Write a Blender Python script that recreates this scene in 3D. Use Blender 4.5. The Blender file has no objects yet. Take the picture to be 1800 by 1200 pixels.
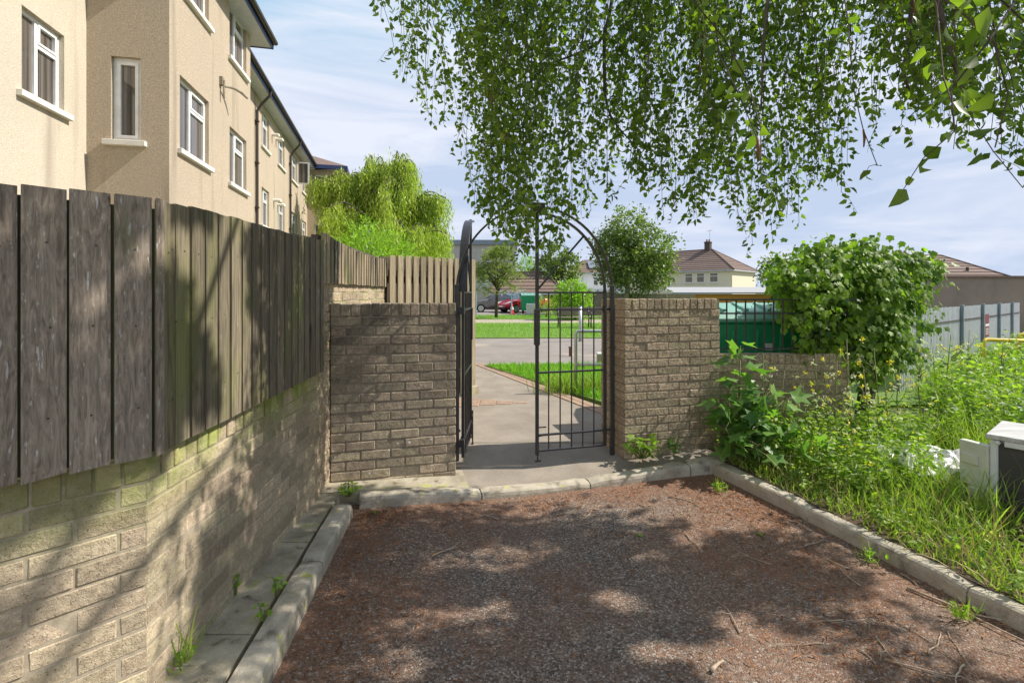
import bpy, bmesh, math, random
import numpy as np
from mathutils import Vector, Matrix, noise as mnoise
R = math.radians
random.seed(7)
rng = np.random.default_rng(7)
sc = bpy.context.scene
COL = sc.collection

# ------------------------------------------------------------------ camera, world, sun, exposure
cam_d = bpy.data.cameras.new("camera")
cam = bpy.data.objects.new("camera", cam_d)
COL.objects.link(cam)
cam.location = (0, 0, 1.55)
cam.rotation_euler = (R(90), 0, 0)
cam_d.sensor_width = 36
cam_d.lens = 17.0
cam_d.shift_y = -85 / 1800
cam_d.clip_start = 0.05
cam_d.clip_end = 3000
sc.camera = cam

SUN_EL, SUN_AZ = 44.5, 82.8          # azimuth measured clockwise from +Y
world = bpy.data.worlds.new("World")
sc.world = world
world.use_nodes = True
wn, wl = world.node_tree.nodes, world.node_tree.links
wn.clear()
w_out = wn.new("ShaderNodeOutputWorld")
w_bg = wn.new("ShaderNodeBackground")
w_bg.inputs["Strength"].default_value = 0.15
sky = wn.new("ShaderNodeTexSky")
sky.sky_type = 'NISHITA'
sky.sun_disc = False
sky.sun_elevation = R(SUN_EL)
sky.sun_rotation = R(SUN_AZ)
sky.air_density = 1.0
sky.dust_density = 0.5
sky.ozone_density = 1.3
tc = wn.new("ShaderNodeTexCoord")
mp = wn.new("ShaderNodeMapping")
mp.inputs["Scale"].default_value = (1.0, 1.5, 6.0)
mp.inputs["Rotation"].default_value = (R(12), R(-10), R(20))
n1 = wn.new("ShaderNodeTexNoise")
n1.inputs["Scale"].default_value = 2.3
n1.inputs["Detail"].default_value = 9
n1.inputs["Roughness"].default_value = 0.58
n1.inputs["Distortion"].default_value = 0.5
rp = wn.new("ShaderNodeValToRGB")
rp.color_ramp.elements[0].position = 0.42
rp.color_ramp.elements[0].color = (0.15, 0.15, 0.15, 1)
rp.color_ramp.elements[1].position = 0.66
rp.color_ramp.elements[1].color = (0.92, 0.92, 0.92, 1)
mix = wn.new("ShaderNodeMixRGB")
mix.inputs[2].default_value = (2.5, 2.62, 2.95, 1)
wl.new(tc.outputs["Generated"], mp.inputs["Vector"])
wl.new(mp.outputs["Vector"], n1.inputs["Vector"])
wl.new(n1.outputs["Fac"], rp.inputs["Fac"])
wl.new(rp.outputs["Color"], mix.inputs[0])
dk = wn.new("ShaderNodeMixRGB"); dk.blend_type = 'DARKEN'; dk.inputs[0].default_value = 1
dk.inputs[2].default_value = (1.5, 1.85, 2.5, 1)        # keeps the glow round the sun from swallowing the right of the sky
wl.new(sky.outputs["Color"], dk.inputs[1]); wl.new(dk.outputs[0], mix.inputs[1])
wl.new(mix.outputs[0], w_bg.inputs["Color"])
wl.new(w_bg.outputs[0], w_out.inputs["Surface"])

sun_d = bpy.data.lights.new("sun", 'SUN')
sun_d.energy = 2.9
sun_d.angle = R(0.55)
sun_d.color = (1.0, 0.94, 0.85)
sun = bpy.data.objects.new("sun", sun_d)
COL.objects.link(sun)
S = Vector((math.sin(R(SUN_AZ)) * math.cos(R(SUN_EL)), math.cos(R(SUN_AZ)) * math.cos(R(SUN_EL)), math.sin(R(SUN_EL))))
sun.rotation_euler = S.to_track_quat('Z', 'Y').to_euler()
sun.location = S * 60

sc.view_settings.view_transform = 'Standard'
sc.view_settings.look = 'None'
sc.view_settings.exposure = 1.2
sc.view_settings.gamma = 1.0
try:
    sc.cycles.max_bounces = 8
    sc.cycles.transparent_max_bounces = 8
    sc.cycles.use_denoising = True
except Exception:
    pass

# ------------------------------------------------------------------ pixel -> world helpers (measured on the 1800 px photograph)
F, CX, HY, CZ = 850.0, 900.0, 515.0, 1.55
def at(x, y, d): return Vector(((x - CX) / F * d, d, CZ + (HY - y) / F * d))
def gr(x, y, z=0.1):
    d = F * (CZ - z) / (y - HY)
    return Vector(((x - CX) / F * d, d, z))
def zat(y, d): return CZ + (HY - y) / F * d

# ------------------------------------------------------------------ materials
def new_mat(name):
    m = bpy.data.materials.new(name)
    m.use_nodes = True
    n = m.node_tree.nodes
    return m, n, m.node_tree.links, n["Principled BSDF"]

def ramp(n, lo, hi, c0=(0, 0, 0, 1), c1=(1, 1, 1, 1)):
    r = n.new("ShaderNodeValToRGB")
    r.color_ramp.elements[0].position = lo; r.color_ramp.elements[0].color = c0
    r.color_ramp.elements[1].position = hi; r.color_ramp.elements[1].color = c1
    return r

def M(name, c1, c2=None, scale=4., rough=.8, bump=.0, bscale=60., bdist=.01, island=0., speck=(), stains=(), metal=0., spec=.5,
      stretch=(1, 1, 1), detail=8., lo=.35, hi=.65, distort=0., hue=0., bump2=None, wave=None):
    m, n, l, b = new_mat(name)
    t = n.new("ShaderNodeTexCoord")
    mpn = n.new("ShaderNodeMapping"); mpn.inputs["Scale"].default_value = stretch
    l.new(t.outputs["Object"], mpn.inputs["Vector"])
    vec = mpn.outputs["Vector"]
    geo = n.new("ShaderNodeNewGeometry")
    if island:
        # every board / brick gets its own piece of the pattern
        ad = n.new("ShaderNodeVectorMath"); ad.operation = 'MULTIPLY_ADD'
        cb = n.new("ShaderNodeCombineXYZ")
        l.new(geo.outputs["Random Per Island"], cb.inputs[0]); l.new(geo.outputs["Random Per Island"], cb.inputs[1]); l.new(geo.outputs["Random Per Island"], cb.inputs[2])
        ad.inputs[1].default_value = (37, 23, 11)
        l.new(cb.outputs[0], ad.inputs[0]); l.new(vec, ad.inputs[2])
        vec = ad.outputs[0]
    ns = n.new("ShaderNodeTexNoise"); ns.inputs["Scale"].default_value = scale; ns.inputs["Detail"].default_value = detail
    ns.inputs["Roughness"].default_value = .62; ns.inputs["Distortion"].default_value = distort
    l.new(vec, ns.inputs["Vector"])
    c2 = c2 or tuple(v * .7 for v in c1)
    r = ramp(n, lo, hi, (*c1, 1), (*c2, 1))
    l.new(ns.outputs["Fac"], r.inputs["Fac"])
    col = r.outputs["Color"]
    if wave:
        wm_ = n.new("ShaderNodeMapping"); wm_.inputs["Scale"].default_value = (1, 1, .09)
        l.new(vec if not island else ad.outputs[0], wm_.inputs["Vector"])
        wt_ = n.new("ShaderNodeTexWave"); wt_.bands_direction = 'DIAGONAL'; wt_.inputs["Scale"].default_value = wave[0]; wt_.inputs["Distortion"].default_value = wave[1]
        wt_.inputs["Detail"].default_value = 3; wt_.inputs["Detail Scale"].default_value = .8
        l.new(wm_.outputs["Vector"], wt_.inputs["Vector"])
        wr = ramp(n, .1, .8, (wave[2], wave[2], wave[2], 1), (1, 1, 1, 1)); l.new(wt_.outputs["Fac"], wr.inputs["Fac"])
        mx = n.new("ShaderNodeMixRGB"); mx.blend_type = 'MULTIPLY'; mx.inputs[0].default_value = 1
        l.new(col, mx.inputs[1]); l.new(wr.outputs["Color"], mx.inputs[2]); col = mx.outputs[0]
    for (c, s, a, bb, st) in speck:
        mp2 = n.new("ShaderNodeMapping"); mp2.inputs["Scale"].default_value = st
        l.new(t.outputs["Object"], mp2.inputs["Vector"])
        q = n.new("ShaderNodeTexNoise"); q.inputs["Scale"].default_value = s; q.inputs["Detail"].default_value = 3
        l.new(mp2.outputs["Vector"], q.inputs["Vector"])
        rr = ramp(n, a, bb)
        l.new(q.outputs["Fac"], rr.inputs["Fac"])
        mx = n.new("ShaderNodeMixRGB"); mx.inputs[2].default_value = (*c, 1)
        l.new(rr.outputs["Color"], mx.inputs[0]); l.new(col, mx.inputs[1])
        col = mx.outputs[0]
    for (c, s, a, bb, z0, z1, amt) in stains:
        q = n.new("ShaderNodeTexNoise"); q.inputs["Scale"].default_value = s; q.inputs["Detail"].default_value = 6
        l.new(t.outputs["Object"], q.inputs["Vector"])
        rr = ramp(n, a, bb)
        l.new(q.outputs["Fac"], rr.inputs["Fac"])
        sp = n.new("ShaderNodeSeparateXYZ"); l.new(t.outputs["Object"], sp.inputs[0])
        mr = n.new("ShaderNodeMapRange"); mr.inputs[1].default_value = z0; mr.inputs[2].default_value = z1
        mr.inputs[3].default_value = 0; mr.inputs[4].default_value = amt
        l.new(sp.outputs[2], mr.inputs[0])
        mu = n.new("ShaderNodeMath"); mu.operation = 'MULTIPLY'
        l.new(rr.outputs["Color"], mu.inputs[0]); l.new(mr.outputs[0], mu.inputs[1])
        mx = n.new("ShaderNodeMixRGB"); mx.inputs[2].default_value = (*c, 1)
        l.new(mu.outputs[0], mx.inputs[0]); l.new(col, mx.inputs[1])
        col = mx.outputs[0]
    if island:
        hs = n.new("ShaderNodeHueSaturation")
        mr = n.new("ShaderNodeMapRange"); mr.inputs[3].default_value = 1 - island; mr.inputs[4].default_value = 1 + island
        l.new(geo.outputs["Random Per Island"], mr.inputs[0]); l.new(mr.outputs[0], hs.inputs["Value"])
        if hue:
            wn_ = n.new("ShaderNodeTexWhiteNoise"); wn_.noise_dimensions = '1D'
            l.new(geo.outputs["Random Per Island"], wn_.inputs["W"])
            m2 = n.new("ShaderNodeMapRange"); m2.inputs[3].default_value = .5 - hue; m2.inputs[4].default_value = .5 + hue
            l.new(wn_.outputs["Value"], m2.inputs[0]); l.new(m2.outputs[0], hs.inputs["Hue"])
        l.new(col, hs.inputs["Color"])
        col = hs.outputs["Color"]
    l.new(col, b.inputs["Base Color"])
    b.inputs["Roughness"].default_value = rough
    b.inputs["Metallic"].default_value = metal
    b.inputs["Specular IOR Level"].default_value = spec
    if bump:
        q = n.new("ShaderNodeTexNoise"); q.inputs["Scale"].default_value = bscale; q.inputs["Detail"].default_value = 5
        q.inputs["Roughness"].default_value = .65
        l.new(vec, q.inputs["Vector"])
        bp = n.new("ShaderNodeBump"); bp.inputs["Strength"].default_value = bump; bp.inputs["Distance"].default_value = bdist
        l.new(q.outputs["Fac"], bp.inputs["Height"])
        if bump2:
            q2 = n.new("ShaderNodeTexNoise"); q2.inputs["Scale"].default_value = bump2[0]; q2.inputs["Detail"].default_value = 3
            l.new(vec, q2.inputs["Vector"])
            bp2 = n.new("ShaderNodeBump"); bp2.inputs["Strength"].default_value = bump2[1]; bp2.inputs["Distance"].default_value = bump2[2]
            l.new(q2.outputs["Fac"], bp2.inputs["Height"]); l.new(bp2.outputs[0], bp.inputs["Normal"])
        l.new(bp.outputs[0], b.inputs["Normal"])
    return m

def leaf_mat(name, c1, c2, transl=.4, rough=.45, spec=.4, tcol=None):
    m, n, l, b = new_mat(name)
    geo = n.new("ShaderNodeNewGeometry")
    r = ramp(n, 0, 1, (*c1, 1), (*c2, 1))
    l.new(geo.outputs["Random Per Island"], r.inputs["Fac"])
    l.new(r.outputs["Color"], b.inputs["Base Color"])
    b.inputs["Roughness"].default_value = rough
    b.inputs["Specular IOR Level"].default_value = spec
    tr = n.new("ShaderNodeBsdfTranslucent")
    mx = n.new("ShaderNodeMixRGB"); mx.blend_type = 'MULTIPLY'; mx.inputs[0].default_value = 1
    mx.inputs[2].default_value = (*(tcol or (1.6, 2.0, .6)), 1)
    l.new(r.outputs["Color"], mx.inputs[1]); l.new(mx.outputs[0], tr.inputs["Color"])
    ms = n.new("ShaderNodeMixShader"); ms.inputs[0].default_value = transl
    l.new(b.outputs[0], ms.inputs[1]); l.new(tr.outputs[0], ms.inputs[2])
    out = n["Material Output"]
    l.new(ms.outputs[0], out.inputs["Surface"])
    return m

def plain(name, c, rough=.5, metal=0., spec=.5, coat=0.):
    m, n, l, b = new_mat(name)
    t = n.new("ShaderNodeTexCoord")
    ns = n.new("ShaderNodeTexNoise"); ns.inputs["Scale"].default_value = 9; ns.inputs["Detail"].default_value = 6
    l.new(t.outputs["Object"], ns.inputs["Vector"])
    r = ramp(n, .3, .75, (*c, 1), (*(v * .82 for v in c), 1))
    l.new(ns.outputs["Fac"], r.inputs["Fac"]); l.new(r.outputs["Color"], b.inputs["Base Color"])
    b.inputs["Roughness"].default_value = rough; b.inputs["Metallic"].default_value = metal
    b.inputs["Specular IOR Level"].default_value = spec
    b.inputs["Coat Weight"].default_value = coat
    return m

def yard_mat():
    m, n, l, b = new_mat("yard_asphalt")
    t = n.new("ShaderNodeTexCoord")
    v = n.new("ShaderNodeTexVoronoi"); v.inputs["Scale"].default_value = 120
    l.new(t.outputs["Object"], v.inputs["Vector"])
    sp = n.new("ShaderNodeSeparateColor"); l.new(v.outputs["Color"], sp.inputs[0])
    r = n.new("ShaderNodeValToRGB"); cr = r.color_ramp
    cr.elements[0].position = 0; cr.elements[0].color = (.055, .045, .037, 1)
    cr.elements[1].position = 1; cr.elements[1].color = (.46, .41, .35, 1)
    for p, c in ((.5, (.16, .122, .092)), (.85, (.27, .21, .16)), (.965, (.42, .35, .29))):
        e = cr.elements.new(p); e.color = (*c, 1)
    l.new(sp.outputs[0], r.inputs["Fac"])
    # red-brown needle litter lying in drifts
    n2 = n.new("ShaderNodeTexNoise"); n2.inputs["Scale"].default_value = 1.1; n2.inputs["Detail"].default_value = 7; n2.inputs["Roughness"].default_value = .68
    l.new(t.outputs["Object"], n2.inputs["Vector"])
    at_ = n.new("ShaderNodeAttribute"); at_.attribute_name = "drift"
    ad = n.new("ShaderNodeMath"); ad.operation = 'ADD'
    l.new(n2.outputs["Fac"], ad.inputs[0]); l.new(at_.outputs["Fac"], ad.inputs[1])
    r2 = ramp(n, .42, .68); l.new(ad.outputs[0], r2.inputs["Fac"])
    n3 = n.new("ShaderNodeTexNoise"); n3.inputs["Scale"].default_value = 70; n3.inputs["Detail"].default_value = 4
    l.new(t.outputs["Object"], n3.inputs["Vector"])
    r3 = ramp(n, .32, .62); l.new(n3.outputs["Fac"], r3.inputs["Fac"])
    mu = n.new("ShaderNodeMath"); mu.operation = 'MULTIPLY'
    l.new(r2.outputs["Color"], mu.inputs[0]); l.new(r3.outputs["Color"], mu.inputs[1])
    r4 = ramp(n, .3, .7, (.125, .054, .026, 1), (.31, .135, .06, 1))
    n4 = n.new("ShaderNodeTexNoise"); n4.inputs["Scale"].default_value = 160; n4.inputs["Detail"].default_value = 3
    l.new(t.outputs["Object"], n4.inputs["Vector"]); l.new(n4.outputs["Fac"], r4.inputs["Fac"])
    mx = n.new("ShaderNodeMixRGB"); l.new(mu.outputs[0], mx.inputs[0]); l.new(r.outputs["Color"], mx.inputs[1]); l.new(r4.outputs["Color"], mx.inputs[2])
    l.new(mx.outputs[0], b.inputs["Base Color"])
    b.inputs["Roughness"].default_value = .85
    bp = n.new("ShaderNodeBump"); bp.inputs["Strength"].default_value = .9; bp.inputs["Distance"].default_value = .006
    vd = n.new("ShaderNodeMath"); vd.operation = 'SUBTRACT'; vd.inputs[0].default_value = 1
    l.new(v.outputs["Distance"], vd.inputs[1]); l.new(vd.outputs[0], bp.inputs["Height"])
    l.new(bp.outputs[0], b.inputs["Normal"])
    return m

BR1, BR2 = (.52, .425, .285), (.34, .27, .18)
mat = {}
mat['brick'] = M("buff_brick", BR1, BR2, scale=44, rough=.92, bump=.9, bscale=170, bdist=.005, island=.26, hue=.012, bump2=(38, .8, .008),
                 speck=(((.62, .55, .44), 210, .60, .70, (1, 1, 1)), ((.10, .08, .055), 150, .60, .72, (1, 1, 1))),
                 stains=(((.25, .31, .045), 4.5, .34, .58, .70, .96, .9), ((.25, .19, .12), 2.2, .5, .68, -.5, 0, .5)))
mat['brick_dark'] = M("weathered_brick", (.44, .355, .24), (.28, .22, .15), scale=22, rough=.93, bump=.9, bscale=170, bdist=.005, island=.26, hue=.012,
                      bump2=(38, .8, .008), speck=(((.55, .49, .4), 200, .60, .70, (1, 1, 1)), ((.09, .07, .05), 120, .58, .7, (1, 1, 1)), ((.7, .68, .62), 24, .70, .72, (1, 1, 1))),
                      stains=(((.085, .068, .05), 3.4, .30, .62, .40, 1.25, .72),))
mat['brick_pier'] = M("pier_brick", (.50, .40, .27), (.25, .185, .115), scale=48, lo=.38, hi=.62, rough=.92, bump=.9, bscale=150, bdist=.006, island=.2, hue=.01,
                      bump2=(30, .9, .012), speck=(((.66, .58, .45), 190, .60, .70, (1, 1, 1)), ((.10, .075, .05), 95, .58, .68, (1, 1, 1)), ((.8, .76, .66), 40, .70, .73, (1, 1, 1))))
mat['mortar'] = M("mortar", (.43, .365, .265), (.30, .25, .18), scale=40, rough=.95, bump=.5, bscale=200, bdist=.003,
                  stains=(((.17, .21, .04), 5, .42, .6, .6, .98, .8),))
mat['mortar_dark'] = M("dark_mortar", (.31, .255, .18), (.20, .16, .115), scale=40, rough=.95, bump=.5, bscale=200, bdist=.003)
mat['wood_grey'] = M("grey_weathered_wood", (.46, .375, .295), (.19, .148, .115), scale=10, rough=.85, wave=(3.4, 4., .86), bump=.9, bscale=34, bdist=.006, island=.16,
                     stretch=(5, 5, .8), distort=2.2, detail=12, lo=.34, hi=.68,
                     speck=(((.60, .56, .52), 30, .665, .70, (2.2, 2.2, .42)), ((.50, .46, .42), 60, .66, .72, (1.5, 1.5, .5)), ((.12, .13, .035), 3.5, .60, .74, (1, 1, .5)), ((.10, .075, .055), 12, .70, .73, (1, 1, .6))))
mat['wood_green'] = M("algae_stained_wood", (.27, .222, .145), (.115, .094, .064), scale=8, rough=.88, wave=(5., 4., .85), bump=.7, bscale=30, bdist=.005, island=.24, hue=.006,
                      stretch=(6, 6, .45), distort=1.2, detail=10,
                      speck=(((.175, .18, .05), 4.2, .52, .80, (1, 1, .35)), ((.40, .35, .26), 40, .70, .75, (1.6, 1.6, .3)), ((.05, .04, .028), 12, .66, .74, (1.5, 1.5, .2))))
mat['wood_tan'] = M("tan_fence_wood", (.36, .295, .19), (.19, .15, .095), scale=8, rough=.85, bump=.5, bscale=26, bdist=.004, island=.2,
                    stretch=(6, 6, .45), distort=1.0)
mat['wood_stained'] = M("stained_pale_wood", (.36, .29, .185), (.17, .13, .085), scale=8, rough=.85, bump=.5, bscale=26, bdist=.004, island=.25,
                    stretch=(6, 6, .45), distort=1.0, speck=(((.05, .045, .03), 5, .5, .64, (1.5, 1.5, .25)), ((.13, .14, .035), 3, .55, .7, (1, 1, .4))))
mat['wood_back'] = M("shaded_back_board", (.13, .10, .065), (.07, .055, .04), scale=8, stretch=(6, 6, .5))  # darker copy of the fence wood, shade behind the boards put into its colour
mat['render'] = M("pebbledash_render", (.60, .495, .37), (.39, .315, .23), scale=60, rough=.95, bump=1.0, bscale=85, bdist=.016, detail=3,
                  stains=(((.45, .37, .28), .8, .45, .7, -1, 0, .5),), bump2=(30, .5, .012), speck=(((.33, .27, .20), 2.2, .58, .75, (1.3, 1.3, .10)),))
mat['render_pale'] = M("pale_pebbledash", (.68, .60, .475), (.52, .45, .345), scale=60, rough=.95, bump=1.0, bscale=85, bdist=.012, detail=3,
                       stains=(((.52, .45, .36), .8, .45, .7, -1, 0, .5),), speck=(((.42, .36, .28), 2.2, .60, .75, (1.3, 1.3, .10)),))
mat['pvc'] = plain("white_window_plastic", (.86, .86, .85), .3)
mat['sill'] = plain("painted_sill", (.78, .74, .67), .6)
def glass_mat(name, c):
    m, n, l, b = new_mat(name)
    b.inputs["Base Color"].default_value = (*c, 1); b.inputs["Roughness"].default_value = .04
    b.inputs["Specular IOR Level"].default_value = .9
    return m
mat['glass'] = M("curtained_glass", (.045, .04, .036), (.21, .18, .15), scale=3.2, rough=.05, spec=.9, stretch=(5, 5, .06), lo=.36, hi=.74, detail=3)
mat['glass_car'] = glass_mat("car_glass", (.08, .09, .1))
mat['blue'] = plain("blue_fascia", (.035, .06, .16), .5)
mat['soffit'] = plain("white_soffit", (.55, .56, .6), .6)
mat['black'] = M("black_painted_iron", (.018, .018, .022), (.035, .032, .03), scale=30, rough=.38, bump=.25, bscale=90, bdist=.002)
mat['pipe'] = plain("dark_plastic_pipe", (.05, .038, .03), .4)
mat['tile'] = M("brown_roof_tiles", (.20, .135, .105), (.125, .084, .066), scale=14, rough=.9, bump=.4, bscale=20, bdist=.02, island=.15)
mat['tile_grey'] = M("weathered_roof_tiles", (.215, .15, .11), (.13, .09, .068), scale=14, rough=.9, island=.15)
mat['concrete'] = M("weathered_concrete", (.44, .39, .29), (.25, .215, .15), scale=7, rough=.93, bump=.6, bscale=110, bdist=.005,
                    speck=(((.36, .37, .10), 9, .60, .72, (1, 1, 1)), ((.11, .09, .06), 14, .60, .75, (1, 1, 1)), ((.6, .57, .5), 160, .64, .72, (1, 1, 1))))
mat['kerb'] = M("kerb_concrete", (.52, .465, .37), (.33, .285, .21), scale=6, rough=.92, bump=.7, bscale=90, bdist=.007, bump2=(12, .6, .02),
                speck=(((.42, .41, .09), 11, .63, .74, (1, 1, 1)), ((.13, .11, .08), 9, .58, .76, (1, 1, 1)), ((.62, .6, .54), 150, .64, .72, (1, 1, 1))))
mat['yard'] = yard_mat()
mat['path'] = M("path_tarmac", (.30, .255, .20), (.215, .18, .14), scale=3, rough=.9, bump=.5, bscale=200, bdist=.004,
                speck=(((.42, .38, .33), 170, .6, .72, (1, 1, 1)), ((.09, .08, .07), 130, .6, .72, (1, 1, 1))))
mat['road'] = M("road_tarmac", (.26, .23, .20), (.20, .175, .155), scale=1.2, rough=.9, bump=.4, bscale=90, bdist=.004,
                speck=(((.38, .31, .24), .5, .62, .7, (1, 1, 1)),))
mat['edging'] = M("clay_block_edging", (.38, .26, .18), (.27, .185, .13), scale=10, rough=.9, bump=.4, bscale=60)
mat['soil'] = M("soil", (.13, .085, .05), (.07, .05, .03), scale=8, rough=1, bump=.8, bscale=30, bdist=.03)
mat['ground'] = M("rough_grass_ground", (.10, .13, .035), (.16, .15, .06), scale=.6, rough=1, bump=.5, bscale=6, bdist=.05)
mat['lawn'] = M("lawn_turf", (.17, .27, .04), (.11, .19, .03), scale=3, rough=1, bump=.8, bscale=30, bdist=.04)
mat['grass'] = leaf_mat("grass_blades", (.14, .24, .03), (.40, .46, .11), .35, .5, .3)
mat['lawngrass'] = leaf_mat("lawn_blades", (.14, .30, .025), (.22, .40, .05), .35, .5, .2)
mat['weedleaf'] = leaf_mat("weed_leaves", (.08, .16, .024), (.33, .42, .075), .4, .5, .4)
mat['flower'] = leaf_mat("yellow_flowers", (.75, .58, .03), (.85, .75, .12), .2)
mat['seed'] = leaf_mat("pale_seed_heads", (.6, .55, .42), (.75, .72, .62), .2)
mat['birch'] = leaf_mat("birch_leaves", (.055, .105, .017), (.20, .275, .05), .5, .4, .4, (1.8, 2.1, .5))
mat['willow'] = leaf_mat("willow_leaves", (.21, .28, .035), (.46, .52, .10), .35, .5, .3)
mat['lime'] = leaf_mat("lime_green_leaves", (.19, .30, .03), (.30, .46, .06), .4, .45, .4)
mat['ivy'] = leaf_mat("ivy_leaves", (.05, .115, .014), (.29, .41, .05), .38, .5, .3)
mat['dark_leaf'] = leaf_mat("olive_green_leaves", (.09, .135, .03), (.23, .28, .09), .35, .4, .4)
mat['palm'] = leaf_mat("feathery_green_leaves", (.11, .17, .035), (.26, .29, .075), .3, .5, .3)
mat['sycamore'] = leaf_mat("sycamore_leaves", (.08, .18, .04), (.20, .34, .08), .35, .36, .6)
mat['bark'] = M("birch_bark", (.12, .095, .075), (.05, .04, .032), scale=14, rough=.95, bump=.8, bscale=40, bdist=.01)
mat['bark_pale'] = M("pale_bark", (.34, .30, .23), (.2, .17, .12), scale=8, rough=.95, bump=.5, bscale=30)
mat['stem'] = M("green_stem", (.14, .2, .05), (.2, .17, .07), scale=20, rough=.7)
mat['catkin'] = plain("catkin", (.19, .085, .03), .9)
mat['litter'] = leaf_mat("red_brown_litter", (.11, .042, .018), (.42, .20, .09), .05, .9, .1, (1, 1, 1))
mat['twig'] = M("dry_twig", (.52, .42, .30), (.28, .20, .14), scale=30, rough=.9)
mat['stone'] = M("pale_pebble", (.6, .56, .5), (.35, .31, .27), scale=20, rough=.8, island=.3)
mat['galv'] = plain("galvanised_steel", (.55, .57, .58), .45, .6)
mat['palisade'] = plain("grey_steel_sheet", (.52, .55, .58), .45, .35)
mat['post_grey'] = plain("blue_grey_post", (.24, .29, .33), .5, .2)
mat['green'] = plain("green_bin_plastic", (.02, .36, .15), .38)
mat['green_lid'] = plain("pale_green_lid", (.22, .46, .36), .4)
mat['rubber'] = plain("black_rubber", (.02, .02, .02), .85)
mat['white'] = plain("white_enamel", (.74, .75, .74), .35)
mat['offwhite'] = plain("aged_white_plastic", (.66, .68, .58), .5)
mat['darkpanel'] = M("dark_sheet_panel", (.04, .038, .04), (.065, .06, .06), scale=6, rough=.5, stretch=(.4, .4, 6))
mat['silver_top'] = M("dirty_worktop", (.62, .62, .60), (.36, .34, .31), scale=6, rough=.45, stretch=(.5, 6, 1))
mat['cream'] = M("cream_house_render", (.76, .69, .52), (.7, .63, .47), scale=3, rough=.9)
mat['white_wall'] = M("white_house_render", (.80, .79, .76), (.72, .71, .68), scale=3, rough=.9)
mat['grey_render'] = M("grey_render", (.50, .47, .43), (.42, .39, .36), scale=1.5, rough=.95, stretch=(1, 1, 1.5))
mat['brown_render'] = M("brown_grey_render", (.285, .235, .18), (.215, .18, .14), scale=1.2, rough=.95, bump=.3, bscale=40)
mat['red_brick'] = M("red_brick", (.35, .12, .07), (.22, .08, .05), scale=9, rough=.9)
mat['shed_wood'] = M("orange_stained_timber", (.62, .33, .05), (.5, .25, .04), scale=5, stretch=(1, 1, 6))
mat['felt'] = plain("grey_roof_felt", (.36, .36, .36), .85)
mat['solar'] = plain("solar_panel", (.20, .22, .26), .2)  # base colour lightened to stand in for the reflected sky
mat['car_grey'] = plain("grey_car_paint", (.24, .225, .24), .25, .3, .5, .6)
mat['car_red'] = plain("red_car_paint", (.46, .015, .035), .25, .1, .5, .6)
mat['chrome'] = plain("alloy_rim", (.6, .6, .62), .3, .7)
mat['lamp'] = plain("headlamp_lens", (.75, .77, .8), .1)
mat['plate'] = plain("number_plate", (.75, .74, .68), .5)
mat['orange'] = plain("cone_orange", (.80, .07, .02), .5)
mat['sky_blue'] = plain("pale_blue_paint", (.28, .42, .62), .45)
mat['yellow'] = plain("yellow_paint", (.75, .52, .03), .5)
mat['sign_red'] = plain("maroon_sign", (.20, .03, .03), .5)
mat['sign_white'] = plain("white_sign_print", (.8, .8, .78), .5)
mat['bench_wood'] = M("bench_timber", (.25, .20, .16), (.15, .12, .1), scale=8, stretch=(.5, 6, 6))
mat['rust'] = plain("rusty_iron", (.20, .08, .04), .8)
mat['plastic_sheet'] = plain("white_plastic_sheet", (.78, .76, .76), .3)

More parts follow.
